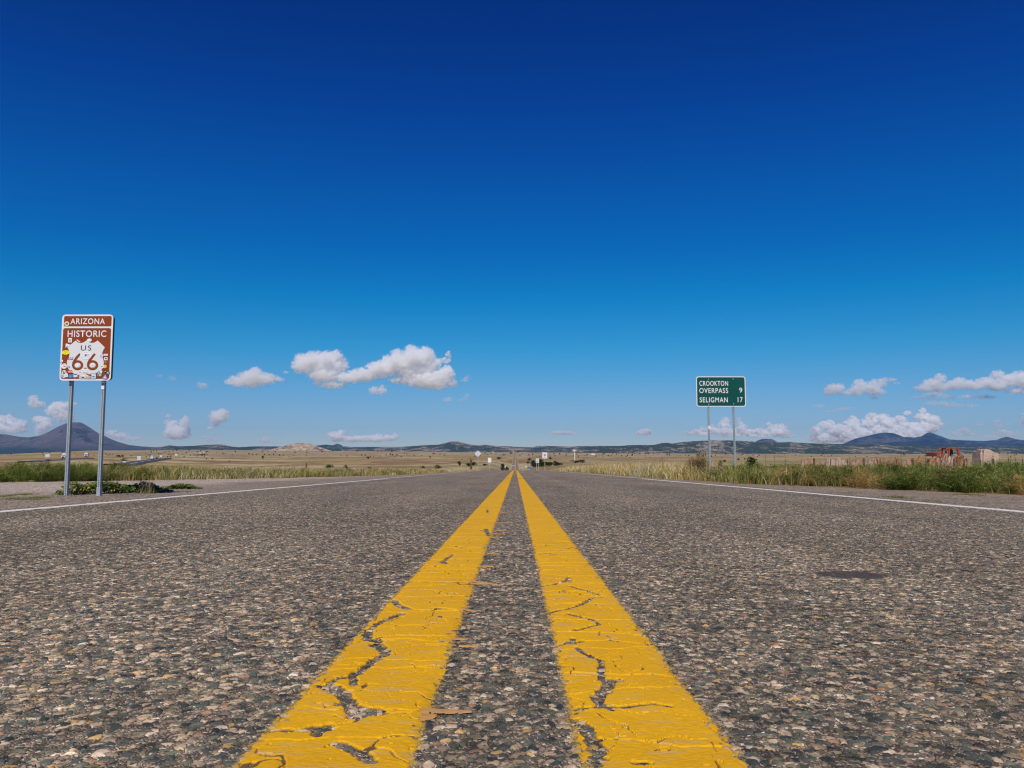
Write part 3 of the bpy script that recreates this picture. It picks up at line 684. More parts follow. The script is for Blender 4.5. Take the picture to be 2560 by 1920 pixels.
    sticker('e', 292, 925, 82, 46, yl, 0, [(0, -10, 50, 4, (.3, .25, .02)), (0, 14, 8, 8, (.3, .25, .02))])
    sticker('e', 716, 985, 118, 86, wh, 0, [(0, -8, 26, 12, bl), (-10, 6, 14, 10, bl), (50, -6, 22, 5, bl), (-6, 34, 92, 4, bl), (70, -22, 18, 3, rd), (-70, -22, 18, 3, rd), (0, -52, 50, 3, rd)])
    for k, (a, b_) in enumerate(((355, 12), (400, 14), (440, 12))): plate('printing', [B(a - 12, 1030), B(a + 12, 1030), B(a + 12, 1046), B(a - 12, 1046)], Y - .0062, .0003, sm(bk), panel)
    for a in (358, 385, 412, 440): plate('printing', [B(a - 9, 1060), B(a + 9, 1060), B(a + 9, 1078), B(a - 9, 1078)], Y - .0062, .0003, sm(bk), panel)
    sticker('e', 1030, 992, 42, 38, (.7, .72, .8), 0, [(0, 0, 8, 20, bl), (0, 8, 18, 4, bl)])
    sticker('r', 1128, 975, 48, 22, pk, 0, [(0, 0, 36, 7, (.75, .75, .75))])
    sticker('r', 1134, 1056, 36, 32, wh, 0, [(0, -2, 16, 14, bk)])
    sticker('e', 1120, 1215, 36, 36, (.8, .5, .06), 0, [(-4, 0, 14, 12, wh), (2, 4, 10, 8, bk)])
    sticker('e', 1062, 1218, 34, 38, wh, 20, [(-16, 6, 6, 14, bk), (8, -8, 5, 12, bk)])
    sticker('r', 1130, 1130, 26, 20, (.32, .16, .12), 30)
    sticker('e', 265, 1208, 58, 56, wh, 0, [(10, 8, 26, 8, rd), (-10, -26, 24, 6, rd), (0, 38, 30, 3, gr)])
    sticker('e', 372, 1228, 17, 17, bl, 0, [(0, 0, 7, 7, wh)])
    sticker('r', 215, 1090, 26, 12, wh, 25); sticker('e', 226, 1118, 12, 10, wh)
    sticker('e', 268, 1345, 48, 54, wh, 0, [(-18, -16, 12, 14, bk), (20, -14, 12, 12, bk), (0, 14, 18, 14, bk), (-26, 28, 8, 6, bk)])
    sticker('r', 388, 1322, 48, 28, rd, 0, [(0, -14, 22, 5, bk), (0, 4, 40, 6, wh)])
    sticker('r', 232, 1408, 60, 28, (.6, .6, .57), 32, [(-20, 0, 14, 4, bk), (20, 6, 16, 5, bk), (6, -14, 20, 3, bk)])
    sticker('r', 308, 1400, 40, 36, (.66, .74, .76), -10, [(0, 0, 18, 16, (.5, .62, .64))])
    sticker('r', 398, 1412, 40, 42, bl, 0, [(0, 0, 24, 26, (.1, .35, .65)), (-4, -6, 8, 10, wh)])
    sticker('e', 502, 1408, 54, 50, wh, 0, [(0, -30, 34, 10, bk), (0, 34, 38, 8, bk), (-40, 0, 7, 18, bk), (40, 0, 7, 18, bk), (0, 4, 18, 8, (.45, .47, .55))])
    sticker('r', 640, 1424, 60, 40, wh, 0, [(-50, 0, 4, 30, bk), (-20, -34, 34, 3, bk), (22, 16, 26, 14, bk), (-20, 8, 10, 18, gr)])
    sticker('e', 692, 1312, 58, 52, wh, 0, [(0, 20, 38, 5, (.6, .12, .08)), (0, 34, 28, 4, (.6, .12, .08)), (10, -20, 26, 8, (.85, .5, .25)), (-34, -18, 6, 6, bk)])
    sticker('r', 705, 1249, 30, 6, bk); sticker('e', 858, 1190, 50, 44, (.74, .73, .71), 0, [(0, 0, 14, 6, rd)]); sticker('e', 545, 1190, 50, 44, (.76, .76, .74))
    sticker('r', 600, 1328, 24, 10, wh, -20, [(0, 0, 18, 3, bk)]); sticker('r', 790, 1376, 56, 12, (.3, .16, .09), 4, [(0, -6, 30, 3, (.7, .65, .6))])
    sticker('r', 768, 1440, 58, 26, (.6, .58, .56), 0, [(30, 0, 24, 14, (.75, .25, .2)), (-26, 0, 20, 12, (.35, .33, .36))])
    sticker('r', 888, 1420, 46, 44, (.62, .72, .8), 0, [(0, 10, 30, 12, (.12, .2, .32)), (-6, -8, 22, 6, (.3, .4, .5))])
    sticker('r', 955, 1310, 42, 26, sk, -35, [(0, 0, 24, 8, wh)])
    sticker('r', 1012, 1372, 52, 48, gn, 0, [(-20, -20, 16, 14, (.5, .5, .4)), (8, 24, 10, 20, wh), (26, -6, 12, 14, (.4, .38, .3))])
    sticker('e', 1042, 1322, 28, 26, wh); sticker('e', 1130, 1312, 30, 28, bk, 0, [(0, 4, 14, 6, wh)])
    sticker('r', 1184, 1348, 32, 34, (.1, .1, .1), 25, [(0, 0, 20, 6, wh), (0, 16, 16, 4, gr), (0, -16, 16, 4, gr)])
    sticker('t', 1128, 1425, 56, 46, pu, 10, [(0, 14, 10, 12, (.8, .75, .9)), (-18, 26, 8, 6, (.25, .18, .4))])
    sticker('r', 880, 1352, 40, 8, (.62, .62, .6), 12)
    # bolts
    for a, b_ in ((383, 190), (1090, 188), (785, 615), (185, 1130)):
        x_, z_ = B(a, b_); MB().tube([(x_, Y - .002, z_), (x_, Y - .007, z_)], .004, 8).build('bolt', M_STEEL, panel)
    # posts
    for (ax, az) in ((163.2, 1238.5), (245.5, 1235.5)):
        v = at(ax, az, Y + .056); z_g = gz(v.x, v.y) - .12
        p = post(root, v.x, Y + .056, z_g, z1 - .02, .036, .044, hole=.0115)
        if ax > 200:
            MB().box(v.x - .023, v.x + .023, Y + .051, Y + .056 + .05, z_g, at(245, 1219, Y).z).build('sleeve', M_STEEL, p, bevel=.002)
            for t0, t1 in ((951, 957), (962, 972)): MB().box(v.x - .018, v.x + .018, Y + .0525, Y + .0535, at(250, t1, Y).z, at(250, t0, Y).z).build('sticker', M_SWHITE, p)
        else:
            MB().tube([(v.x - .008, Y + .0535, at(170, 958, Y).z), (v.x - .008, Y + .0525, at(170, 958, Y).z)], .011, 10).build('sticker', M_SWHITE, p)
route_sign()

def distance_sign():
    Y = 25.0
    P = lambda a, b: (lambda v: (v.x, v.z))(at(1690 + a / 6.383, 920 + b / 6.383, Y))
    root = empty('distance_sign', (0, 0, 0)); tag(root, 'green mileage sign reading Crookton Overpass 9 and Seligman 17 on two steel posts', 'road sign')
    x0, z1 = P(319, 134); x1, z0 = P(1118, 617); W, Hh = x1 - x0, z1 - z0
    panel = plate('panel', rrect(x0, x1, z0, z1, .075), Y, .012, M_SWHITE, root)
    plate('green_field', rrect(x0 + .026, x1 - .026, z0 + .026, z1 - .026, .055), Y - .003, .003, M_GREEN, panel)
    def B(a, b): v = (b - 134) / 483; l = 312 + 16 * v; return x0 + W * (a - l) / 799, z1 - Hh * v
    for s, a0, a1, b0, b1, sp in (('CROOKTON', 369, 831, 206, 286, 1.12), ('OVERPASS', 370, 833, 320, 402, 1.12), ('9', 1015, 1062, 314, 394, 1), ('SELIGMAN', 377, 829, 468, 549, 1.12), ('17', 992, 1070, 466, 547, 1.1)):
        xa, za = B(a0, b1); xb, zb = B(a1, b0)
        text('lettering', s, (xa + xb) / 2, (za + zb) / 2, xb - xa, zb - za, Y - .006, M_SWHITE, panel, .010, spacing=sp)
    for a, b in ((512, 178), (912, 177), (525, 578), (925, 572)):
        x_, z_ = B(a, b); MB().tube([(x_, Y - .003, z_), (x_, Y - .012, z_)], .012, 8).build('bolt', M_SWHITE, panel)
    for a, b in ((525, 640), (924, 640)):
        x_, _ = P(a, b); p = post(root, x_, Y + .013, gz(x_, Y) - .2, z1 - .05, .055, .05, step=.0508, hole=.022)
        if a < 600: MB().box(x_ - .028, x_ + .028, Y + .007, Y + .012, P(530, 977)[1], P(530, 922)[1]).build('sticker', M_SWHITE, p)
distance_sign()

M_RED = simple('red sign ring', (.5, .03, .03), .5); M_BLACK = simple('black lettering', (.02, .02, .02), .5)
def small_sign(name, label, px, py0, py1, wpx, Y, build, posts=1, backside=False, postm=None, cat='road sign'):
    root = empty(name, (0, 0, 0)); tag(root, label, cat)
    a = at(px - wpx / 2, py0, Y); b = at(px + wpx / 2, py1, Y)
    build(root, a.x, b.x, b.z, a.z, Y)
    for k in range(posts):
        x = (a.x + b.x) / 2 if posts == 1 else (a.x + (b.x - a.x) * (.2 + .6 * k))
        yy = Y - .06 if backside else Y + .02
        z_t = a.z - .03
        MB().box(x - .035, x + .035, yy, yy + .035, gz(x, Y) - .3, z_t).build('post', postm or M_STEEL, root)
    return root
def b_diamond(root, x0, x1, z0, z1, Y):
    cx, cz = (x0 + x1) / 2, (z0 + z1) / 2; hw, hh = (x1 - x0) / 2, (z1 - z0) / 2
    plate('panel', [(cx, cz - hh), (cx + hw, cz), (cx, cz + hh), (cx - hw, cz)], Y, .006, simple('pale sign back', (.62, .68, .72), .5, .2, .05), root)
small_sign('warning_sign', 'diamond sign seen from its bare silvery back left of the road', 1194.8, 1125.8, 1142.6, 16.6, 134, b_diamond, 1, True)
def b_blank(root, x0, x1, z0, z1, Y): plate('panel', rrect(x0, x1, z0, z1, .05), Y, .006, M_SWHITE, root)
small_sign('regulatory_sign', 'blank bright white rectangular sign between diamond sign and road', 1224, 1144.5, 1156.3, 8.5, 149, b_blank, 1)
def b_speed(root, x0, x1, z0, z1, Y):
    W, Hh = x1 - x0, z1 - z0; cx = (x0 + x1) / 2
    p = plate('panel', rrect(x0, x1, z0, z1, .05), Y, .006, M_SWHITE, root)
    text('lettering', 'SPEED', cx, z0 + Hh * .86, W * .7, Hh * .12, Y - .004, M_BLACK, p, .02); text('lettering', 'LIMIT', cx, z0 + Hh * .66, W * .6, Hh * .12, Y - .004, M_BLACK, p, .02)
    text('lettering', '55', cx, z0 + Hh * .30, W * .66, Hh * .34, Y - .004, M_BLACK, p, .03)
small_sign('speed_limit_sign', 'white SPEED LIMIT 55 sign on two thin posts in front of dark shrubs', 1343.6, 1146, 1157.2, 8.2, 142, b_speed, 2)
def b_prohib(root, x0, x1, z0, z1, Y):
    W, Hh = x1 - x0, z1 - z0; cx = (x0 + x1) / 2
    p = plate('panel', [(x0, z0), (x1, z0), (x1, z1), (x0, z1)], Y, .01, M_SWHITE, root)
    n = 24; M = MB(); cz = z0 + Hh * .55; vs = []
    for k in range(n):
        a = 2 * math.pi * k / n
        for R in (W * .25, W * .19): vs.append((cx + R * math.cos(a), Y - .005, cz + R * math.sin(a)))
    M.add(vs, [(2 * k, 2 * ((k + 1) % n), 2 * ((k + 1) % n) + 1, 2 * k + 1) for k in range(n)])
    d = W * .13; M.add([(cx - d - .03, Y - .006, cz + d), (cx - d + .03, Y - .006, cz + d + .03), (cx + d + .03, Y - .006, cz - d), (cx + d - .03, Y - .006, cz - d - .03)], [(0, 1, 2, 3)])
    M.build('prohibition_ring', M_RED, p)
    MB().add([(cx - .1, Y - .0045, cz - .09), (cx + .12, Y - .0045, cz - .09), (cx + .12, Y - .0045, cz + .05), (cx - .1, Y - .0045, cz + .08)], [(0, 1, 2, 3)]).build('symbol', M_BLACK, p)
    for k, (f, ww) in enumerate(((.88, .7), (.22, .66), (.12, .6))):
        MB().add([(cx - W * ww / 2, Y - .004, z0 + Hh * (f - .025)), (cx + W * ww / 2, Y - .004, z0 + Hh * (f - .025)), (cx + W * ww / 2, Y - .004, z0 + Hh * (f + .025)), (cx - W * ww / 2, Y - .004, z0 + Hh * (f + .025))], [(0, 1, 2, 3)]).build('printing', simple('grey print', (.4, .4, .4)), p)
small_sign('prohibition_sign', 'large white sign with red circle and slash right of the speed limit sign', 1362, 1131, 1146.2, 12, 155, b_prohib, 1, postm=simple('wooden sign post', (.42, .40, .28), .8))
def b_blue(root, x0, x1, z0, z1, Y):
    m = simple('blue plastic', (.03, .16, .42), .4)
    MB().box(x0, x1, Y, Y + .35, z0 + (z1 - z0) * .3, z1, tx=.02).build('panel', m, root); MB().box(x0 + .1, x1 - .12, Y - .01, Y + .3, z0, z0 + (z1 - z0) * .3).build('lower_panel', simple('pale blue plastic', (.3, .42, .55), .5), root)
small_sign('newspaper_box', 'small bright blue box standing where the right shoulder meets the brow', 1323, 1167.5, 1174, 8, 112, b_blue, 1, cat='box')
def b_dot(c):
    def f(root, x0, x1, z0, z1, Y): plate('panel', rrect(x0, x1, z0, z1, abs(x1 - x0) * .2), Y, .02, simple('painted panel', c, .5), root)
    return f
small_sign('marker_sign', 'tiny white marker left of the blue box by the brow', 1315, 1165, 1168, 3, 125, b_dot((.75, .7, .62)), 1, cat='marker')
small_sign('marker_sign', 'tiny white marker among the bushes left of the brow', 1264.8, 1164.5, 1168.5, 3.2, 125, b_dot((.6, .66, .68)), 1, cat='marker')
small_sign('marker_sign', 'slim orange delineator right of the far road near the white marker', 1306.6, 1166.5, 1171, 1.2, 125, b_dot((.6, .4, .22)), 1, cat='marker')

# big far sign on a tall mast
def far_sign():
    Y = 1250; root = empty('pylon_sign', (0, 0, 0)); tag(root, 'tall pale mast with a wide pinkish signboard far right of the road', 'pylon sign')
    a = at(1431.8, 1124, Y); b = at(1442, 1128.2, Y); m = simple('faded signboard', (.62, .42, .34), .6)
    p = MB().box(a.x, b.x, Y, Y + 1, b.z, a.z).build('signboard', m, root); MB().box(a.x, b.x - 2, Y - .1, Y, b.z, b.z + .9).build('lower_strip', M_SWHITE, p)
    MB().box(a.x + 5.2, b.x, Y - .15, Y, b.z + 1, b.z + 1.8).build('dark_strip', M_BLACK, p)
    c = (a.x + b.x) / 2; MB().box(c - .45, c + .45, Y + 1, Y + 1.9, gz(c, Y) - 1, b.z + .5).build('mast', M_SWHITE, root)
far_sign()
def billboard():
    Y = 610; root = empty('billboard', (0, 0, 0)); tag(root, 'white billboard back standing in the plain below the butte', 'billboard')
    a = at(112.5, 1135.3, Y); b = at(124.5, 1142.3, Y)
    p = MB().box(a.x, b.x, Y, Y + .3, b.z, a.z).build('board', simple('white board', (.62, .64, .66), .6), root)
    for k in range(4):
        x = a.x + (b.x - a.x) * (.1 + .27 * k); MB().box(x - .09, x + .09, Y - .2, Y, gz(x, Y) - .5, a.z).build('leg', simple('board leg', (.5, .52, .54), .7), root)
billboard()
def exit_sign():
    Y = 440; root = empty('motorway_sign', (0, 0, 0)); tag(root, 'small blue roadside sign beside the white car on the interstate', 'road sign')
    a = at(299.6, 1159, Y); b = at(304.4, 1164, Y)
    MB().box(a.x, b.x, Y, Y + .05, b.z, a.z).build('panel', simple('blue sign sheeting', (.12, .2, .5), .5), root)
    for x in (a.x + .2, b.x - .2): MB().box(x - .07, x + .07, Y + .06, Y + .2, gz(x, Y) - .5, a.z).build('post', M_STEEL, root)
exit_sign()

# wooden posts, fence
M_WOOD = simple('weathered wood', (.12, .065, .035), .9, 0, .3, 20)
def wood_post(px, py, Y, w_, label, top=0, lean=0):
    v = at(px, py, Y); M = MB(); z0 = gz(v.x, Y) - .3
    M.tube([(v.x, Y, z0), (v.x + lean * .5, Y, (z0 + v.z) / 2), (v.x + lean, Y, v.z)], [w_ * .55, w_ * .5, w_ * .46], 9)
    o = M.build('wooden_post', M_WOOD, None); tag(o, label, 'post', 'old wooden posts'); return o
wood_post(766, 1158, 55, .10, 'lone weathered wooden post above the left verge grass')
wood_post(1178.7, 1149.5, 105, .19, 'thick short brown wooden post left of the diamond sign')
wood_post(1175.2, 1145, 109, .10, 'slimmer taller wooden post just left of the thick one', lean=.03)
def wire_fence():
    Y0, Y1 = 34, 46; root = empty('wire_fence', (0, 0, 0)); tag(root, 'low wire fence on dark steel stakes before the pink stone piles', 'fence')
    xs = [2035, 2075, 2118, 2158, 2200, 2240, 2281, 2318, 2350, 2384, 2417, 2450, 2483, 2520, 2556, 2600, 2640]; tops = []
    for i, px in enumerate(xs):
        Y = 42 - i * .12; v = at(px, 1146 + (i % 3), Y); z0 = gz(v.x, Y) - .2
        w_ = .018 if i % 3 else .05
        MB().tube([(v.x, Y, z0), (v.x + (i % 2) * .02, Y, v.z)], w_, 6).build('stake', M_WOOD if i % 3 == 0 else simple('rusty stake', (.06, .04, .03), .8), root)
        tops.append((v.x, Y, v.z))
    for dz in (-.04, -.22, -.40):
        MB().tube([(x, y - .03, z + dz) for x, y, z in tops], .004, 4).build('wire', M_STEEL, root)
wire_fence()

# ------------------------------------------------------------------ stone yard on the right
M_STONE = [None] * 4
def stone_mat(name, c1, c2, c3):
    m = mat(name); q = N(m); p = q.obj()
    n = q.noise(q.n('ShaderNodeVectorMath', {0: p, 1: (1, 1, 2.4)}, operation='MULTIPLY').outputs[0], 2.2, 7, .65); n2 = q.noise(p, 16, 5, .7)
    c = q.ramp(n, [(.3, c3), (.48, c1), (.66, c2)]); c = q.mix(1.0, c, q.ramp(n2, [(.3, .75), (.7, 1.2)]), 'MULTIPLY')
    q.out(q.bsdf(c, .9, n2, .8, .03, spec=.1)); return m
M_STONE = [stone_mat('pink flagstone', (.44, .26, .17), (.54, .36, .26), (.30, .15, .08)), stone_mat('red flagstone', (.36, .17, .085), (.46, .25, .14), (.22, .09, .04)), stone_mat('pale flagstone', (.50, .36, .28), (.60, .46, .38), (.36, .22, .15))]
def slab(bm_list, x, y, z, w_, h_, th, rs):
    """one jagged upright sheet of flagstone"""
    n = rs.randint(6, 9); pts = [(-w_ / 2, 0), (w_ / 2 * rs.uniform(.8, 1), 0)]
    for k in range(n):
        t = k / (n - 1); pts.append((w_ / 2 * (1 - 2 * t) * rs.uniform(.85, 1.05), h_ * (rs.uniform(.58, 1.0) if 0 < k < n - 1 else rs.uniform(.35, .75))))
    M = bm_list; b = len(M.v); M.prism(pts, -th / 2, th / 2)
    a = rs.uniform(-.35, .35); tl = rs.uniform(-.12, .12)
    R = Matrix.Translation((x, y, z)) @ Matrix.Rotation(a, 4, 'Z') @ Matrix.Rotation(tl, 4, 'X')
    for i in range(b, len(M.v)): M.v[i] = tuple(R @ Vector(M.v[i]))
def stone_pile(px0, px1, pytop, Y, kind, label, seed):
    rs = random.Random(seed); v0 = at(px0, pytop, Y); v1 = at(px1, pytop, Y); cx = (v0.x + v1.x) / 2; g = gz(cx, Y); Hh = v0.z - g; Wd = v1.x - v0.x
    root = empty('flagstone_pile', (cx, Y, g)); tag(root, label, 'stone pile', 'flagstone piles behind the right-hand weeds')
    M = MB(); dd = 1.1; n = int(7 + Wd * 3)
    for k in range(n):
        y = -dd / 2 + dd * k / n; ww = Wd * rs.uniform(.5, .9); x = rs.uniform(-.5, .5) * (Wd - ww)
        slab(M, x, y, .1, ww, (Hh - .1) * rs.uniform(.72, 1.0), rs.uniform(.05, .12), rs)
    slab(M, 0, 0, .1, Wd * .8, Hh - .1, .12, rs)
    M.build('slabs', M_STONE[kind], root)
    P = MB()
    for k in range(3): P.box(-Wd / 2 + k * Wd / 2 * .92, -Wd / 2 + k * Wd / 2 * .92 + .09, -.6, .6, -.05, .06)
    for k in range(5): P.box(-Wd / 2, Wd / 2, -.6 + k * .28, -.5 + k * .28, .06, .09)
    P.build('pallet', M_WOOD, root)
    return root
PILES = [(2000, 2024, 1144, 1, 0), (2022, 2046, 1147, 0, 0), (2052, 2067, 1142.5, 2, 0), (2067, 2090, 1143, 1, 2), (2090, 2114, 1140.5, 0, 2), (2118, 2136, 1143, 0, 0), (2136, 2160, 1144, 1, 0), (2160, 2179, 1142, 0, 2), (2178, 2197, 1137.5, 2, 0),
         (2200, 2222, 1142, 1, 1), (2224, 2248, 1141, 0, 1), (2248, 2278, 1143.5, 1, 0), (2278, 2308, 1139, 1, 1), (2322, 2347, 1139.5, 2, 1), (2346, 2369, 1137, 0, 0), (2366, 2386, 1135.5, 2, 2), (2384, 2398, 1138.5, 0, 1), (2397, 2412, 1135.5, 2, 1), (2410, 2420, 1139, 0, 0)]
DESC = ['low pink flagstone pile, first from the green sign', 'small reddish flagstone heap second from the green sign', 'narrow pale pink upright slabs, third pile from the green sign', 'pale whitish flagstone pile, fourth from the green sign', 'wide whitish pile with a spiky top, fifth from the green sign', 'pink pile in the middle of the left group of stone piles', 'low pink pile two left of the tall pointed pale slab', 'whitish pile just left of the tall pointed pale slab', 'tall pointed pale slab ending the left group of stone piles',
        'rust-red pile starting the reddish group of stones', 'rust-red pile second in the reddish group', 'low pink pile behind the dark fence stake', 'rounded red pile below the left of the tractor bucket', 'brown-red pile under the tractor bucket', 'pink pile directly under the tractor frame front', 'highest whitish pile right in front of the tractor frame', 'reddish pile below the rear of the tractor frame', 'square-topped red pile just right of the tractor', 'small pink remnant right of the square-topped pile']
for i, (a, b, t, dk, kd) in enumerate(PILES):
    stone_pile(a, b, t - .8, 60 + dk * 1.6, kd, DESC[i], 100 + i)
def big_pile():
    Y = 56; rs = random.Random(5); g = gz(at(2462, 1140, Y).x, Y); cx = at(2463, 1140, Y).x
    root = empty('flagstone_pile', (cx, Y, g)); tag(root, 'tallest pile of big pale pink flagstones, alone at the far right', 'stone pile', 'flagstone piles behind the right-hand weeds')
    f = lambda a, b: (at(2200 + a / 6.144, 1100 + b / 6.144, Y).x - cx, at(2200 + a / 6.144, 1100 + b / 6.144, Y).z - g)
    M = MB()
    M.prism([f(1478, 420), f(1515, 420), f(1512, 200), f(1478, 198)], -.5, .5)
    M.prism([f(1530, 420), f(1760, 420), f(1762, 210), f(1720, 205), f(1655, 165), f(1635, 150), f(1555, 138), f(1545, 150), f(1530, 240)], -.45, -.25)
    M.prism([f(1520, 420), f(1740, 420), f(1735, 230), f(1650, 158), f(1570, 140), f(1523, 150)], -.2, .35)
    M.prism([f(1640, 420), f(1765, 420), f(1764, 222), f(1720, 204), f(1665, 235), f(1640, 300)], -.62, -.48)
    M.prism([f(1535, 420), f(1650, 420), f(1640, 320), f(1580, 300), f(1545, 340)], -.66, -.5)
    M.build('slabs', M_STONE[2], root)
    for y in (-.7, .55): MB().box(-.75, .75, y, y + .1, -.05, .1).build('pallet', M_WOOD, root)
big_pile()

def tractor():
    Y = 78; M_OR = simple('orange machine paint', (.30, .062, .028), .7, 0, .4, 5); M_TY = simple('tractor tyre', (.02, .02, .02), .9)
    f = lambda a, b: at(2200 + a / 6.144, 1100 + b / 6.144, Y)
    cx = f(1060, 200).x; g = gz(cx, Y); root = empty('tractor', (cx, Y, g)); tag(root, 'orange tractor with open roll cage and raised loader bucket behind the stone piles', 'tractor')
    F_ = lambda a, b: (f(a, b).x - cx, f(a, b).z - g)
    def bar(pts, y, r=.06): return [(*(F_(*p)[:1]), y, F_(*p)[1]) for p in pts]
    for y in (-.65, .65):
        MB().tube(bar([(920, 260), (935, 200), (960, 150), (985, 132), (1005, 128)], y), .085, 8).build('cage_bar', M_OR, root)
        MB().tube(bar([(1000, 270), (1008, 128)], y), .085, 8).build('cage_bar', M_OR, root)
        MB().tube(bar([(1165, 280), (1155, 200), (1135, 128)], y), .11, 8).build('cage_bar', M_OR, root)
    (xa, za), (xb, zb) = F_(995, 132), F_(1145, 118)
    MB().box(xa, xb, -.75, .75, za - .02, zb + .0).build('roof', M_OR, root, bevel=.03)
    s0, s1 = F_(1075, 150), F_(1082, 245); MB().box(s0[0] - .05, s0[0] + .12, -.3, .3, s1[1], s0[1]).build('seat', simple('dark seat', (.03, .03, .04)), root, bevel=.03)
    MB().tube([(F_(1100, 150)[0], 0, F_(1100, 140)[1]), (F_(1112, 250)[0], 0, F_(1112, 250)[1])], .045, 8).build('exhaust_pipe', M_STEEL, root)
    b0, b1 = F_(905, 262), F_(1180, 330)
    MB().box(b0[0], b1[0], -.55, .55, .75, b0[1] + .02, tx=.05, ty=.05).build('body', M_OR, root, bevel=.05)
    MB().box(b0[0] - 1.1, b0[0] + .02, -.4, .4, .75, b0[1] - .15, tx=.1, ty=.05).build('bonnet', M_OR, root, bevel=.05)
    for xw, r in ((b1[0] - .45, .72), (b0[0] - .6, .5)):
        for y in (-.85, .85):
            w_ = MB().tube([(xw, y - .2, r), (xw, y + .2, r)], r, 20).build('wheel', M_TY, root); MB().tube([(xw, y - .215, r), (xw, y + .215, r)], r * .5, 14).build('rim', M_OR, w_)
    # loader arm and bucket (seen to the left)
    bk = [F_(775, 250), F_(778, 195), F_(800, 188), F_(838, 190), F_(858, 215), F_(840, 248)]
    MB().prism(bk, -.85, .85).build('bucket', M_OR, root, bevel=.02)
    MB().prism([F_(773, 248), F_(776, 196), F_(805, 192), F_(806, 250)], -.87, -.853).build('bucket_shadow_plate', simple('worn dark bucket side', (.08, .04, .03)), root)  # dark sheet added as painted shade on the bucket's side
    for y in (-.6, .6): MB().tube([(F_(850, 235)[0], y, F_(850, 235)[1]), (b0[0] - .2, y, F_(900, 290)[1]), (b0[0] + .4, y, F_(900, 275)[1])], .07, 8).build('loader_arm', M_OR, root)
    MB().tube([(b0[0] + .3, -.72, F_(920, 178)[1]), (b0[0] + .3, -.8, F_(920, 190)[1])], .08, 8).build('work_lamp', M_BLACK, root)
tractor()

# ------------------------------------------------------------------ interstate with its traffic
M_ASPH2 = simple('far asphalt', (.085, .08, .078), .85, 0, .15, .05)
M_PALE = simple('pale verge dust', (.42, .34, .25), .95, 0, .1, .05)
def carriageway(name, pts, w_, label):
    P_ = [Vector(((px - 1288) / F * Y, Y, 0)) for px, Y in pts]
    # resample
    out_ = []
    for a, b in zip(P_[:-1], P_[1:]):
        n = max(2, int((b - a).length / 12))
        out_ += [a.lerp(b, k / n) for k in range(n)]
    out_.append(P_[-1]); V, Fc, V2, F2 = [], [], [], []
    for i, p in enumerate(out_):
        t = (out_[min(i + 1, len(out_) - 1)] - out_[max(i - 1, 0)]).normalized(); nrm = Vector((t.y, -t.x, 0))
        lift = .25 + p.y * .0006
        zc = max(gz(*(p + nrm * o).xy) for o in (-w_ / 2, 0, w_ / 2)) + lift
        for o in (-w_ / 2, w_ / 2): q_ = p + nrm * o; V.append((q_.x, q_.y, zc))
        V += [(V[-2][0] - nrm.x * 2, V[-2][1] - nrm.y * 2, zc - 1.2), (V[-1][0] + nrm.x * 2, V[-1][1] + nrm.y * 2, zc - 1.2)]
        for k, (o, hw) in enumerate(((-w_ / 2 + .5, .25), (w_ / 2 - .5, .25))):
            for s in (-1, 1): q_ = p + nrm * (o + s * hw); V2.append((q_.x, q_.y, zc + .03 + p.y * .00005))
    for i in range(len(out_) - 1):
        b = i * 4; Fc += [(b, b + 1, b + 5, b + 4), (b + 2, b, b + 4, b + 6), (b + 1, b + 3, b + 7, b + 5)]
        F2 += [(b, b + 1, b + 5, b + 4), (b + 2, b + 3, b + 7, b + 6)]
    o = np_mesh(name, V, Fc, None, M_ASPH2); tag(o, kind='structure')
    o2 = np_mesh('lane_marking', V2, F2, None, M_WHT); tag(o2, kind='structure')
    return out_
CWA = [(180, 300), (299, 400), (314, 450), (345, 640), (380, 830), (415, 1080), (441, 1300), (470, 1700), (507, 2100), (540, 2900)]
CWA1 = [(280, 385), (299, 400), (314, 450), (345, 640), (380, 830), (418, 1100)]; CWA2 = [(489, 1900), (507, 2100), (512, 2180)]
CWB = [(68, 520), (165, 650), (222, 735)]
carriageway('interstate', CWA1, 10.5, ''); carriageway('interstate', CWA2, 9, ''); carriageway('interstate', CWB, 8.5, '')
def on_cw(cw, px, off=0):
    xs = [a for a, b in cw]; Y = float(np.interp(px, xs, [b for a, b in cw])); X = (px - 1288) / F * Y
    Y2 = Y + 30; px2 = float(np.interp(Y2, [b for a, b in cw], xs)); X2 = (px2 - 1288) / F * Y2
    h = math.atan2(-(X2 - X), Y2 - Y); return X + off * math.cos(h), Y + off * math.sin(h), h
M_TRW = simple('white truck paint', (.72, .73, .74), .4); M_TRG = simple('grey trailer skin', (.36, .38, .41), .5); M_GLASS = simple('dark vehicle glass', (.02, .03, .04), .15); M_TYRE = simple('tyre rubber', (.02, .02, .02), .9); M_TRS = simple('silver trailer skin', (.55, .57, .60), .45)
def wheels(root, spots, r=.5, w_=.3):
    for x, y in spots:
        wl = MB().tube([(x - w_ / 2, y, r), (x + w_ / 2, y, r)], r, 12).build('wheel', M_TYRE, root); MB().tube([(x - w_ / 2 - .01, y, r), (x + w_ / 2 + .01, y, r)], r * .5, 8).build('rim', M_STEEL, wl)
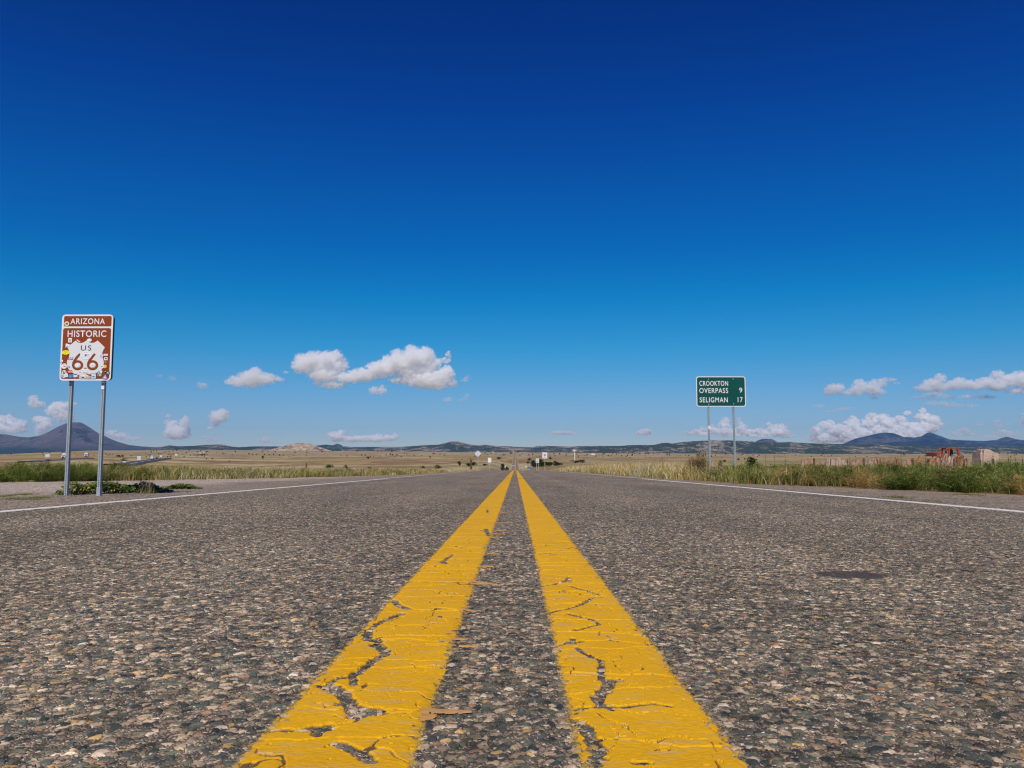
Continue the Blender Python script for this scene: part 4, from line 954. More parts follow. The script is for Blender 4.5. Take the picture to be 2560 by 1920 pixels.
def semi(loc, rz, label, mt, mc):
    """heads along local +Y"""
    root = empty('semi_truck', loc, rz); tag(root, label, 'truck')
    MB().box(-1.3, 1.3, -9.5, 4.6, 1.15, 4.15).build('trailer', mt, root, bevel=.05)
    cab = MB().prism_x([(5.2, .9), (9.3, .9), (9.35, 1.9), (9.0, 2.2), (7.9, 2.35), (7.2, 3.3), (6.9, 3.9), (5.2, 4.0)], -1.22, 1.22).build('cab', mc, root, bevel=.06)
    MB().prism_x([(7.93, 2.42), (7.22, 3.28), (7.16, 3.28), (7.86, 2.40)], -1.05, 1.05).build('windscreen', M_GLASS, cab)
    MB().box(-1.235, 1.235, 6.4, 7.3, 2.3, 3.05).build('side_window', M_GLASS, cab); MB().box(-.8, .8, 9.34, 9.42, 1.0, 1.85).build('grille', M_BLACK, cab)
    MB().box(-.5, .5, -9, 9, .7, 1.12).build('chassis', M_BLACK, root)
    wheels(root, [(sx * 1.05, y) for sx in (-1, 1) for y in (-8.6, -7.4, 4.2, 5.4, 8.4)]); return root
def box_truck(loc, rz, label, m, L=6.5, hh=3.4, w_=1.2):
    root = empty('box_truck', loc, rz); tag(root, label, 'truck')
    MB().box(-w_, w_, -L / 2, L / 2 - 1.2, .8, hh).build('cargo_box', m, root, bevel=.04)
    c = MB().prism_x([(L / 2 - 1.1, .7), (L / 2 + .8, .7), (L / 2 + .8, 1.4), (L / 2 + .2, 1.6), (L / 2 - .3, 2.3), (L / 2 - 1.1, 2.4)], -w_ + .15, w_ - .15).build('cab', M_TRW, root, bevel=.05)
    MB().prism_x([(L / 2 + .24, 1.65), (L / 2 - .28, 2.26), (L / 2 - .34, 2.24), (L / 2 + .16, 1.63)], -w_ + .3, w_ - .3).build('windscreen', M_GLASS, c)
    MB().box(-w_ + .05, w_ - .05, -L / 2 - .02, L / 2, .5, .78).build('chassis', M_BLACK, root)
    MB().box(-w_ + .12, w_ - .12, -L / 2 - .03, -L / 2, .95, hh - .2).build('rear_door', simple('rear door', (.62, .63, .64), .5), root)
    wheels(root, [(sx * (w_ - .2), y) for sx in (-1, 1) for y in (-L / 2 + 1.2, L / 2 - .4)], .45, .25); return root
def car(loc, rz, label, m, cat='car', hh=1.75, L=4.8):
    root = empty('parked_car' if 0 else 'car', loc, rz); tag(root, label, cat)
    b = MB().prism_x([(-L / 2, .4), (L / 2, .4), (L / 2 + .05, .8), (L / 2 - .2, 1.0), (-L / 2 + .05, 1.08), (-L / 2 - .05, .7)], -.92, .92).build('body', m, root, bevel=.08)
    g = MB(); g.add([(-.86, -L / 2 + .15, 1.05), (.86, -L / 2 + .15, 1.05), (.86, L / 2 - 1.2, 1.0), (-.86, L / 2 - 1.2, 1.0), (-.7, -L / 2 + .5, hh - .08), (.7, -L / 2 + .5, hh - .08), (.7, L / 2 - 2.0, hh - .08), (-.7, L / 2 - 2.0, hh - .08)], [(3, 2, 1, 0), (4, 5, 6, 7), (0, 1, 5, 4), (1, 2, 6, 5), (2, 3, 7, 6), (3, 0, 4, 7)])
    g.build('windows', M_GLASS, root)
    MB().box(-.72, .72, -L / 2 + .5, L / 2 - 2.0, hh - .08, hh, tx=.04, ty=.05).build('roof', m, root, bevel=.03)
    MB().box(-.9, .9, -L / 2 - .08, L / 2 + .08, .32, .48).build('bumper', M_BLACK, root)
    for sx in (-1, 1):
        MB().box(sx * .7 - .15, sx * .7 + .15, L / 2 + .0, L / 2 + .06, .68, .85).build('headlight', simple('headlight glass', (.8, .8, .78), .2), root)
        MB().box(sx * .75 - .1, sx * .75 + .1, -L / 2 - .07, -L / 2, .7, .95).build('tail_light', M_RED, root)
    wheels(root, [(sx * .82, y) for sx in (-1, 1) for y in (-L / 2 + .9, L / 2 - .9)], .34, .22); return root
def traffic():
    def pt(cw, px, off): x, y, h = on_cw(cw, px, off); return (x, y, gz(x, y) + .35 + y * .0008), h
    l, h = pt(CWB, 218, 0); semi(l, h + math.pi, 'oncoming white semi-truck with grey trailer on the interstate between the sign posts', M_TRG, M_TRW)
    l, h = pt(CWB, 166, 0); semi(l, h + math.pi, 'grey semi-trailer mostly hidden behind the left post of the brown sign', M_TRG, M_TRW)
    l, h = pt(CWA, 314, 0); car(l, h, 'white car with dark windows, nearest on the interstate', M_TRW, 'car', 1.9, 5.2)
    l, h = pt(CWA, 345, 1.5); box_truck(l, h, 'big boxy white truck seen from behind on the interstate', M_TRW, 7.5, 4.0, 1.35)
    l, h = pt(CWA, 379, 1.5); semi(l, h, 'grey-blue semi-trailer ahead of the boxy white truck', M_TRS, M_TRG)
    l, h = pt(CWA, 407, -1); box_truck(l, h, 'small white van just past the round roadside bush', M_TRW, 5, 3.2, 1.3)
    l, h = pt(CWA, 429, 1); car(l, h, 'tiny cream car between the white van and the far white truck', simple('cream car paint', (.62, .52, .3), .4), 'car', 2.2)
    l, h = pt(CWA, 441, 1); box_truck(l, h, 'far white truck before the interstate bends from sight', M_TRW, 9, 4, 1.7)
    l, h = pt(CWA, 503, 0); semi(l, h, 'farthest white truck at the end of the visible interstate', M_TRW, M_TRW)
    l, h = pt(CWA, 509, 2); semi(l, h, 'second farthest white truck, right behind the last one', M_TRW, M_TRW)
    Y = 915; x = -1.75; z = float(roadz(Y)) + .05
    car((x, Y, z + .05), math.pi, 'white car coming up the highway in the dip beyond the brow', M_TRW, 'car', 2.1).scale = (1.25, 1.1, 1.2)
    Y = 4300; x = (1283.6 - 1288) / F * Y; 
traffic()

def building(px, py0, py1, wpx, label, col, roofc, Y=None):
    h = ground_hit(px, py1); 
    if h is None: h = ((px - 1288) / F * 4400, 4400, z_from_y(py1, 4400))
    X, Y, z = h; s = Y / F; W = wpx * s; Hh = max(2.5, (py1 - py0) * s)
    root = empty('farm_building', (X, Y, z - .5)); tag(root, label, 'building')
    MB().box(-W / 2, W / 2, 0, W * .6, 0, Hh + .3).build('wall', simple('painted wall', col, .7), root)
    MB().prism_x([(-.5, Hh + .3), (W * .3, Hh + .3 + W * .08), (W * .6 + .5, Hh + .3)], -W / 2 - .4, W / 2 + .4).build('roof', simple('roof sheet', roofc, .6), root)
    MB().box(-W * .1, W * .1, -.08, 0, 0, Hh * .7).build('door', simple('barn door', (.25, .2, .16)), root)
building(1483, 1134.4, 1137.6, 8.5, 'long low white building on the plain right of the tall mast', (.75, .74, .72), (.7, .7, .7))
building(1890.5, 1138.6, 1141, 2.6, 'tiny white shed among the far trees right of the green sign', (.75, .74, .72), (.6, .3, .25))
building(1233, 1129, 1131, 2.6, 'tiny white house on the plain just above the blank white sign', (.75, .76, .76), (.7, .7, .7))
building(1283.4, 1128.6, 1130.6, 2.0, 'tiny white hut left of the top of the far road', (.75, .74, .72), (.5, .5, .5))

# ------------------------------------------------------------------ vegetation
M_LEAF = vcol_mat('foliage', trans=.22)
def blade_mesh(P0, ht, lean, az, wd, cols, tipc=None, seg=3):
    """many tapering grass blades: arrays of roots, heights, lean lengths, azimuths, widths, colours"""
    n = len(P0); V = np.zeros((n, seg * 2 + 1, 3)); Cc = np.zeros((n, seg * 2 + 1, 3))
    dx, dy = np.cos(az), np.sin(az); fa = RNG.uniform(0, 2 * math.pi, n); sx, sy = np.cos(fa), np.sin(fa) * .6
    for k in range(seg + 1):
        t = k / seg; px = P0[:, 0] + dx * lean * t ** 2; py = P0[:, 1] + dy * lean * t ** 2; pz = P0[:, 2] + ht * (t - .18 * t * t * np.clip(lean / np.maximum(ht, .01), 0, 1))
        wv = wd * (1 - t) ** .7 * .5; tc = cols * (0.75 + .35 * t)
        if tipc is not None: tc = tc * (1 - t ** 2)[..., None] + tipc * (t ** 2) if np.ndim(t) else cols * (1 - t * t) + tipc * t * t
        if k < seg:
            V[:, 2 * k] = np.stack([px - sx * wv, py - sy * wv, pz], -1); V[:, 2 * k + 1] = np.stack([px + sx * wv, py + sy * wv, pz], -1); Cc[:, 2 * k] = tc; Cc[:, 2 * k + 1] = tc
        else: V[:, 2 * k] = np.stack([px, py, pz], -1); Cc[:, 2 * k] = tc
    b = np.arange(n)[:, None] * (seg * 2 + 1); Fq = []
    for k in range(seg - 1): Fq.append(b + np.array([[2 * k, 2 * k + 1, 2 * k + 3, 2 * k + 2]]))
    k = seg - 1; Fq.append(b + np.array([[2 * k, 2 * k + 1, 2 * k + 2, 2 * k + 2]]))
    tri = Fq.pop(); quads = np.concatenate(Fq)
    # the tip as a thin quad (last vertex doubled) is stored as a triangle pair free of zero-area faces
    V = V.reshape(-1, 3); Cc = Cc.reshape(-1, 3)
    extra = V[tri[:, 3]] + np.array([[.0008, 0, -.002]]); ec = Cc[tri[:, 3]]; tri[:, 3] = len(V) + np.arange(len(tri)); tri = tri[:, [0, 1, 3, 2]]
    V = np.concatenate([V, extra]); Cc = np.concatenate([Cc, ec])
    return V, np.concatenate([quads, tri]), Cc
def pal(cs, n, jitter=.12):
    cs = np.array(cs); c = cs[RNG.integers(0, len(cs), n)]; return np.clip(c * RNG.uniform(.55, 1.35, (n, 1)) + RNG.normal(0, .008, (n, 3)), .005, 1)
GOLD = [(.62, .43, .15), (.70, .53, .24), (.50, .30, .09), (.42, .36, .10), (.75, .62, .36)]
PALE = [(.74, .60, .38), (.80, .66, .46), (.60, .44, .22), (.70, .52, .34)]
GRN = [(.13, .17, .045), (.20, .24, .06), (.09, .125, .035), (.27, .29, .08), (.36, .32, .11)]
ORG = [(.46, .26, .085), (.36, .21, .075), (.52, .36, .14), (.20, .19, .06)]
DGRN = [(.09, .14, .034), (.14, .20, .042), (.055, .09, .026), (.24, .29, .06), (.36, .37, .09)]
RUST = [(.31, .18, .08), (.22, .13, .06), (.38, .26, .11), (.15, .16, .045)]

def weed(n_st, r, h, pl, leaf=.05, nl=34, up=.6, seed=0):
    """one bushy weed: wiry stems fanning out, set with narrow leaves; returned as arrays about the origin"""
    rs = np.random.default_rng(seed); P0, ht, ln, az, wd = [], [], [], [], []
    for s in range(n_st):
        a = rs.uniform(0, 2 * math.pi); out_ = rs.uniform(.05, 1) * r; top = h * (1 - .45 * (out_ / r) ** 2) * rs.uniform(.7, 1.08); base = rs.uniform(0, .25) * r
        bx, by = base * math.cos(a), base * math.sin(a)
        for k in range(nl):
            t = rs.uniform(.05, 1) ** .8; x = bx + (out_ - base) * math.cos(a) * t ** 1.2; y = by + (out_ - base) * math.sin(a) * t ** 1.2; z = top * t
            P0.append((x + rs.normal(0, .012), y + rs.normal(0, .012), z)); L_ = leaf * rs.uniform(.6, 1.5)
            el = rs.uniform(-.2, 1.2) * up; aa = a + rs.normal(0, 1.1)
            ht.append(L_ * math.sin(el) + .006); ln.append(L_ * math.cos(el)); az.append(aa); wd.append(rs.uniform(.0045, .010) * leaf / .05)
    n = len(P0); cols = np.array(pl)[rs.integers(0, len(pl), n)] * np.repeat(rs.uniform(.5, 1.5, (n_st, 1)), nl, 0) * rs.uniform(.8, 1.2, (n, 1))
    return blade_mesh(np.array(P0), np.array(ht), np.array(ln), np.array(az), np.array(wd), cols, seg=2)
def stamp(acc, tmpl, x, y, z, s, rz, tint=1.0, sz=None):
    V, Fq, Cc = tmpl; c, n_ = math.cos(rz), math.sin(rz); W = V * np.array([s, s, sz or s]); W = np.stack([W[:, 0] * c - W[:, 1] * n_ + x, W[:, 0] * n_ + W[:, 1] * c + y, W[:, 2] + z], -1)
    acc[0].append(W); acc[1].append(Fq + acc[3][0]); acc[2].append(np.clip(Cc * tint, 0, 1)); acc[3][0] += len(V)
def flush(acc, name, kind='stuff', label=None, cat=None):
    o = np_mesh(name, np.concatenate(acc[0]), np.concatenate(acc[1]), np.concatenate(acc[2]), M_LEAF); 
    tag(o, label, cat, kind=kind); return o
new = lambda: ([], [], [], [0])
WG = [weed(60, .42, .46, DGRN, .065, 44, seed=1), weed(50, .40, .44, GRN, .06, 44, seed=2), weed(62, .45, .42, DGRN, .06, 42, .9, seed=3)]
WR = [weed(40, .36, .40, RUST, .05, 36, seed=4), weed(38, .4, .40, ORG, .05, 36, seed=5)]
WL = [weed(22, .4, .42, DGRN, .075, 22, seed=6), weed(20, .4, .42, GRN, .075, 20, seed=7)]    # lighter versions for farther off
WLR = [weed(20, .4, .4, RUST, .07, 20, seed=8)]

def grass_field(name, side, label, cat):
    """standing grass of the verge, denser and greener towards its foot"""
    acc = new(); Pn = []
    Vs, Fs, Cs, b = [], [], [], 0
    bands = [(8, 14, 330, 1.0), (14, 22, 230, 1.3), (22, 36, 120, 1.9), (36, 60, 55, 3.0), (60, 100, 26, 4.6), (100, 130, 12, 6.5)]
    for y0, y1, dens, wf in bands:
        depth = 5.0 if side > 0 else 6.0
        n = int(dens * (y1 - y0) * depth); Y = RNG.uniform(y0, y1, n); dd = RNG.uniform(0, 1, n) ** 1.4 * depth
        e = right_edge(Y) if side > 0 else left_edge(Y)
        wob = (fbm(Y, Y * 0, 1.4, 3, 71 + side) - .5) * .7
        X = e + side * (dd + wob + .05); px = 1288 + F * X / Y
        keep = (px > -160) & (px < 2720)
        if side > 0: # weeds take over nearer the camera
            keep &= RNG.random(n) < np.interp(px, [1300, 1750, 1900, 2100, 2560], [1, 1, .75, .14, .08])
        else:
            keep &= RNG.random(n) < np.interp(px, [-200, 180, 300, 420, 560], [.10, .10, .9, .9, 1])
        X, Y, dd, px = X[keep], Y[keep], dd[keep], px[keep]; n = len(X)
        if n == 0: continue
        zc = landz(X[None, :], Y[None, :])[0]
        if side > 0: hb = np.interp(px, [1300, 1380, 1430, 1520, 1700, 1900, 2560], [.14, .38, .60, .70, .60, .40, .38])
        else: hb = np.interp(px, [-100, 260, 560, 800, 1000, 1180, 1260], [.50, .47, .40, .37, .32, .26, .12])
        clump = fbm(X, Y, .7, 3, 75); hh = hb * (.45 + .9 * clump) * RNG.uniform(.55, 1.15, n) * np.clip(.45 + dd * 1.2, .4, 1)
        lean = hh * RNG.uniform(.05, .75, n) * (1 + .6 * (RNG.random(n) < .2)); az = RNG.normal(.6, 1.7, n)
        wd = RNG.uniform(.004, .011, n) * wf
        n1 = fbm(X, Y, 1.6, 3, 81); n2 = fbm(X, Y, 4.5, 3, 85)
        cg, cp_, cgr, co = pal(GOLD, n), pal(PALE, n), pal(GRN, n), pal(ORG, n)
        col = cg.copy(); m1 = (n1 + RNG.normal(0, .07, n)) > .56; col[m1] = cp_[m1]
        gshare = np.interp(px, [0, 260, 320, 420, 700, 1200, 1400, 1760, 2000, 2560], [.75, .6, .2, .35, .22, .18, .08, .15, .6, .75]) - .25 * (n2 - .5) * 2
        low = np.clip(1 - dd / .8, 0, 1) * .35
        m2 = RNG.random(n) < gshare + low * .8; col[m2] = cgr[m2]
        m3 = (RNG.random(n) < np.interp(px, [0, 250, 300, 370, 430, 1500, 1750, 1900, 2000, 2560], [.1, .15, .6, .5, .05, .05, .16, .18, .08, .12])); col[m3] = co[m3]
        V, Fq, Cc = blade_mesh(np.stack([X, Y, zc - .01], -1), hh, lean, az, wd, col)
        Vs.append(V); Fs.append(Fq + b); Cs.append(Cc); b += len(V)
    o = np_mesh(name, np.concatenate(Vs), np.concatenate(Fs), np.concatenate(Cs), M_LEAF); tag(o, label, cat, kind='stuff')
grass_field('verge_grass', 1, 'tall golden dry grass along the right shoulder', 'grass'); grass_field('verge_grass', -1, 'mixed green and straw grass along the left dirt strip', 'grass')

def weeds(side):
    acc = new(); n_ = 0
    for k in range(4000 if side > 0 else 9000):
        Y = random.uniform(8.6, 60) if random.random() < .75 else random.uniform(8.6, 20)
        e = float(right_edge(Y) if side > 0 else left_edge(Y)); dd = random.random() ** 1.2 * 3.6; X = e + side * (dd + .28)
        px = 1288 + F * X / Y
        if not -200 < px < 2760: continue
        if side > 0: pr = np.interp(px, [1640, 1780, 1850, 1950, 2560], [0, .25, .7, 1, 1])
        else: pr = np.interp(px, [-100, 250, 300, 340, 430, 520, 560, 900, 1150], [1, 1, .3, .35, .7, .45, .35, .3, .1])
        if random.random() > pr: continue
        # spacing
        key = (int(X / .42), int(Y / .42))
        if key in weeds.seen: continue
        weeds.seen.add(key)
        pn = float(fbm(np.array([X]), np.array([Y]), 2.2, 3, 91)[0])
        rusty = pn > (.64 if side > 0 else .62)
        near = Y < 22
        t = random.choice((WR if rusty else WG) if near else (WLR if rusty else WL))
        hs_ = (np.interp(px, [1700, 2000, 2300, 2560], [.90, .95, .94, .97]) if side > 0 else np.interp(px, [-100, 250, 560, 1100], [1.02, 1.02, .85, .65])) * random.uniform(.72, 1.12)
        s = random.uniform(.8, 1.2) * (1 if near else 1.15)
        tint = random.uniform(.62, 1.45)
        stamp(acc, t, X, Y, gz(X, Y) - .02, s, random.uniform(0, 6.28), tint, hs_ * (0.62 + .38 * min(1, dd / .5))); n_ += 1
        if n_ > 520: break
    flush(acc, 'verge_weeds', 'stuff', 'dense green bushy weeds, rusty in places, along the %s' % ('right shoulder' if side > 0 else 'far edge of the left dirt strip'), 'weeds')
weeds.seen = set()
weeds(1); weeds(-1)

def stalks():
    """single tall seed stalks rising over the weeds on the right"""
    P0, ht, ln, az, wd, col = [], [], [], [], [], []
    for px, pyt, Y in [(2225, 1117, 13.5), (2249, 1116, 14), (2311, 1120, 13), (2318, 1127, 13), (2105, 1130, 16), (2120, 1128, 16), (2000, 1133, 18), (1912, 1118, 21), (1935, 1126, 20), (1965, 1130, 19), (2520, 1120, 10.5), (2526, 1126, 10.6), (2500, 1124, 10.7), (2543, 1124, 10.4), (2552, 1130, 10.3), (2490, 1128, 11), (2065, 1136, 17), (2445, 1134, 11.5), (2160, 1132, 15), (2390, 1134, 12), (1615, 1138, 26), (1655, 1137, 25)]:
        v = at(px, pyt, Y); g = gz(v.x, Y); h = v.z - g; lean = random.uniform(-.05, .05); c = random.choice([(.16, .18, .06), (.34, .27, .12), (.10, .15, .05)])
        n = 5
        P0.append((v.x, Y, g)); ht.append(h); ln.append(abs(lean)); az.append(0 if lean > 0 else math.pi); wd.append(.010); col.append(c)
        for k in range(46):
            t = random.uniform(.25, .98); a = random.uniform(0, 6.28); L_ = random.uniform(.03, .11) * (1.15 - t)
            P0.append((v.x + lean * t * t, Y, g + h * t * .98)); ht.append(L_ * .7); ln.append(L_); az.append(a); wd.append(.009); col.append(tuple(x * random.uniform(.8, 1.3) for x in c))
    V, Fq, Cc = blade_mesh(np.array(P0), np.array(ht), np.array(ln), np.array(az), np.array(wd), np.array(col))
    o = np_mesh('seed_stalks', V, Fq, Cc, M_LEAF); tag(o, 'thin tall seed stalks sticking up out of the right-hand weeds', 'stalks', kind='stuff')
stalks()

def leafy_patch(name, label, px0, px1, py_base, hpx, Y0, Y1, n, yellow=.25):
    """broad-leaved ground weeds growing at the foot of the brown sign"""
    V, Fq, Cc = [], [], []; b = 0; a0 = at(px0, py_base, Y0); a1 = at(px1, py_base, Y0)
    rs = random.Random(int(px0)); cx = (a0.x + a1.x) / 2
    root = empty(name, (0, 0, 0)); tag(root, label, 'weed')
    st = MB(); Hm = hpx / F * Y0
    for k in range(n):
        t = rs.random(); Yb = Y0 + (Y1 - Y0) * .62 * t; Y = Yb + (Y1 - Y0) * .4 * rs.random(); X = (px0 + (px1 - px0) * t - 1288) / F * Yb
        env = min(1, t * 7) ** .6 * (1 if t < .7 else (1 - t) / .3 * .9 + .1); lump = float(fbm(np.array([X]), np.array([Y]), .3, 3, 95)[0])
        h = Hm * env * (.25 + 1.25 * lump) * rs.random() ** .6; g = gz(X, Y)
        c = Vector((X + rs.gauss(0, .02), Y + rs.gauss(0, .02), g + h)); r = rs.uniform(.009, .025)
        nrm = Vector((rs.gauss(0, .8), rs.gauss(-.3, .6), 1)).normalized(); u = nrm.orthogonal().normalized(); u.rotate(Matrix.Rotation(rs.uniform(0, 6.28), 3, nrm)); v = nrm.cross(u)
        V += [tuple(c - u * r), tuple(c - v * r * .62 + nrm * .004), tuple(c + u * r), tuple(c + v * r * .62 + nrm * .004)]; Fq.append((b, b + 1, b + 2, b + 3)); b += 4
        col = (.12, .18, .055) if rs.random() > yellow * (1.6 - 1.5 * t) else (.42, .34, .08)
        col = tuple(x * rs.uniform(.7, 1.4) for x in col); Cc += [col] * 4
        if k % 60 == 0: st.tube([(X, Y, g - .01), (X + rs.gauss(0, .03), Y, g + h * .6), (X + rs.gauss(0, .05), Y + rs.gauss(0, .04), g + h * 1.05)], .003, 5)
    o = np_mesh('leaves', V, Fq, Cc, M_LEAF, parent=root); st.build('stems', M_WOOD, root)
leafy_patch('leafy_weed', 'wide low patch of dark broad-leaved weed around the posts of the brown sign', 138, 382, 1237, 29, 9.95, 11.9, 3900)
leafy_patch('leafy_weed', 'small sprawling weed on the dirt right of the brown sign, clear of the posts', 418, 490, 1217, 11, 12.6, 13.3, 1500, .1)
def spindly():
    P0, ht, ln, az, wd, col = [], [], [], [], [], []
    g_ = lambda px, Y: (lambda v: (v.x, Y, gz(v.x, Y)))(at(px, 1215, Y))
    for k in range(120):
        px = random.gauss(368, 9); Y = random.uniform(10.6, 11.4); P0.append(g_(px, Y)); ht.append(random.uniform(.03, .19)); ln.append(random.uniform(.01, .08)); az.append(random.uniform(0, 6.28)); wd.append(.006); col.append(random.choice([(.20, .19, .07), (.38, .27, .13), (.14, .17, .05)]))
    V, Fq, Cc = blade_mesh(np.array(P0), np.array(ht), np.array(ln), np.array(az), np.array(wd), np.array(col)); o = np_mesh('dry_weed', V, Fq, Cc, M_LEAF); tag(o, 'spindly half-dry weed at the right end of the patch under the brown sign', 'weed')
spindly()
def creeping():
    """low runner grass on the gravel left of the brown sign and along the right shoulder"""
    P0, ht, ln, az, wd, col = [], [], [], [], [], []
    for (pa, pb, n) in [((20, 1244), (105, 1248), 500), ((45, 1236), (72, 1234), 260), ((0, 1238), (18, 1240), 200), ((90, 1243), (105, 1242), 160), ((2225, 1240), (2260, 1243), 240), ((2395, 1235), (2450, 1238), 500), ((2100, 1231), (2130, 1233), 100), ((2330, 1250), (2350, 1251), 60), ((405, 1216), (425, 1218), 100)]:
        for k in range(n):
            t = random.random(); x, y = road_pt(pa[0] + (pb[0] - pa[0]) * t, pa[1] + (pb[1] - pa[1]) * t); x += random.gauss(0, .03); y += random.gauss(0, .12)
            P0.append((x, y, gz(x, y) - .003)); ht.append(random.uniform(.008, .035)); ln.append(random.uniform(.01, .05)); az.append(random.uniform(0, 6.28)); wd.append(.006); col.append(random.choice([(.18, .19, .05), (.28, .22, .09), (.10, .14, .03)]))
    V, Fq, Cc = blade_mesh(np.array(P0), np.array(ht), np.array(ln), np.array(az), np.array(wd), np.array(col)); o = np_mesh('runner_grass', V, Fq, Cc, M_LEAF); tag(o, 'low tufts of runner grass creeping over the gravel', 'grass', kind='stuff')
creeping()
def pebbles():
    """loose stones lying on the gravel shoulders"""
    bm = bmesh.new(); rs = random.Random(3)
    for k in range(900):
        side = rs.choice((-1, 1)); Y = rs.uniform(5.5, 24); X = side * rs.uniform(3.9, 5.0) if side > 0 else -rs.uniform(3.95, min(10, -float(left_edge(Y))))
        r = rs.uniform(.003, .009) * (1.8 if rs.random() < .04 else 1); z = gz(X, Y)
        bmesh.ops.create_icosphere(bm, subdivisions=1, radius=r, matrix=Matrix.Translation((X, Y, z + r * .2)) @ Matrix.Rotation(rs.uniform(0, 6), 4, 'Z') @ Matrix.Diagonal((1.3, rs.uniform(.7, 1), .7, 1)))
    me = bpy.data.meshes.new('loose_gravel'); bm.to_mesh(me); bm.free(); m = mat('loose stone'); q = N(m)
    q.out(q.bsdf(q.ramp(q.noise(q.obj(), 30.0, 1), [(.35, (.14, .12, .105)), (.5, (.28, .21, .17)), (.62, (.38, .31, .26))]), .9)); me.materials.append(m)
    o = bpy.data.objects.new('loose_gravel', me); C.objects.link(o); tag(o, 'loose stones scattered on both gravel shoulders', 'gravel', kind='stuff')
pebbles()

# shrubs and junipers, each its own thing
def shrub_mesh(name, seed, pl, nleaf=1500, spiky=0.0, dense=1.0):
    """crown of leaf clumps about 1 m wide and 1 m high on the origin, plus its stems"""
    rs = np.random.default_rng(seed); cl = []
    for k in range(16):
        a = rs.uniform(0, 6.28); r = rs.uniform(0, .36); z = rs.uniform(.22, .80) - r * .35; cl.append((r * math.cos(a), r * math.sin(a), z, rs.uniform(.10, .22)))
    V, Cc = [], []; P0, ht, ln, az, wd = [], [], [], [], []
    for k in range(nleaf):
        c = cl[rs.integers(0, len(cl))]; d = rs.normal(0, 1, 3); d /= np.linalg.norm(d); rr = c[3] * rs.uniform(.5, 1.1)
        P0.append((c[0] + d[0] * rr, c[1] + d[1] * rr, max(.02, c[2] + d[2] * rr))); L_ = rs.uniform(.045, .10) * (1 + spiky * .5)
        el = rs.uniform(-.3, 1.2); ht.append(L_ * math.sin(el)); ln.append(L_ * math.cos(el)); az.append(math.atan2(d[1], d[0]) + rs.normal(0, .6)); wd.append(rs.uniform(.05, .085) * (1 - .7 * spiky))
    n = len(P0); cols = np.array(pl)[rs.integers(0, len(pl), n)] * rs.uniform(.7, 1.3, (n, 1))
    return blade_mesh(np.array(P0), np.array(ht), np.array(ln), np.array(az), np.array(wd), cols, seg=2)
def mesh_of(arr, name):
    o = np_mesh(name, arr[0], arr[1], arr[2], M_LEAF); me = o.data; bpy.data.objects.remove(o); return me
JUN = [(.035, .055, .022), (.05, .07, .028), (.028, .042, .018), (.075, .085, .035)]
SHG = [(.06, .10, .025), (.085, .13, .03), (.045, .075, .02), (.12, .14, .04)]
BRN = [(.12, .085, .04), (.09, .07, .03), (.16, .11, .05)]
CROWN = {k: [mesh_of(shrub_mesh(k, 200 + i * 7 + j, p, 1500 if k != 'spiky' else 1800, .8 if k == 'spiky' else 0), 'crown') for i in range(3)] for j, (k, p) in enumerate((('juniper', JUN), ('green', SHG), ('brown', BRN), ('spiky', RUST)))}
def stem_mesh():
    M = MB(); M.tube([(0, 0, -.15), (.02, 0, .2), (.0, .02, .5)], [.045, .035, .015], 6); M.tube([(0, 0, .1), (.12, .03, .35), (.2, .05, .5)], [.03, .02, .01], 5); M.tube([(0, 0, .12), (-.13, -.04, .33), (-.2, .02, .48)], [.03, .02, .01], 5)
    o = M.build('trunk', M_WOOD); me = o.data; bpy.data.objects.remove(o); return me
STEM = stem_mesh()
def bush(kind, x, y, wid, hgt, label, group=None, name='shrub', cat='shrub', parts=True, z=None):
    root = bpy.data.objects.new(name, None); C.objects.link(root); root.location = (x, y, gz(x, y) if z is None else z); root.rotation_euler = (0, 0, random.uniform(0, 6.28)); root.scale = (wid, wid, hgt)
    c = bpy.data.objects.new('crown', random.choice(CROWN[kind])); C.objects.link(c); c.parent = root
    if parts: s = bpy.data.objects.new('trunk', STEM); C.objects.link(s); s.parent = root
    tag(root, label, cat, group); return root
BASEPX = {1339: 1168, 1354: 1167.5, 1369.5: 1166, 1392.5: 1164.5, 1148.5: 1166, 1171: 1166.5, 1184: 1164, 1212: 1165, 1324: 1151.5, 1320: 1160.5, 1333: 1167.5, 1346: 1167, 1362: 1166.5, 1376: 1165.5, 1386.5: 1165, 1399: 1162.5, 1375.5: 1149, 1245: 1148.5,
          1277.4: 1135.5, 1811.5: 1155.5, 1846: 1150.5, 1862: 1149.5, 1879.5: 1152.5, 656: 1147, 920.5: 1147.5, 310: 1153, 296: 1143, 306: 1143, 392.5: 1148.5, 120: 1153, 428: 1144, 1438: 1158, 1456: 1157}
def bush_px(kind, px, pytop, wpx, Y, label, group=None, hmax=None, **k):
    if px in BASEPX:
        hit = ground_hit(px, BASEPX[px]); Y = hit[1] if hit else Y
    v = at(px, pytop, Y); g = gz(v.x, Y); h = v.z - g; return bush(kind, v.x, Y, wpx / F * Y * 1.35, h * 1.18, label, group, **k)
G1 = 'green shrubs just beyond the brow'
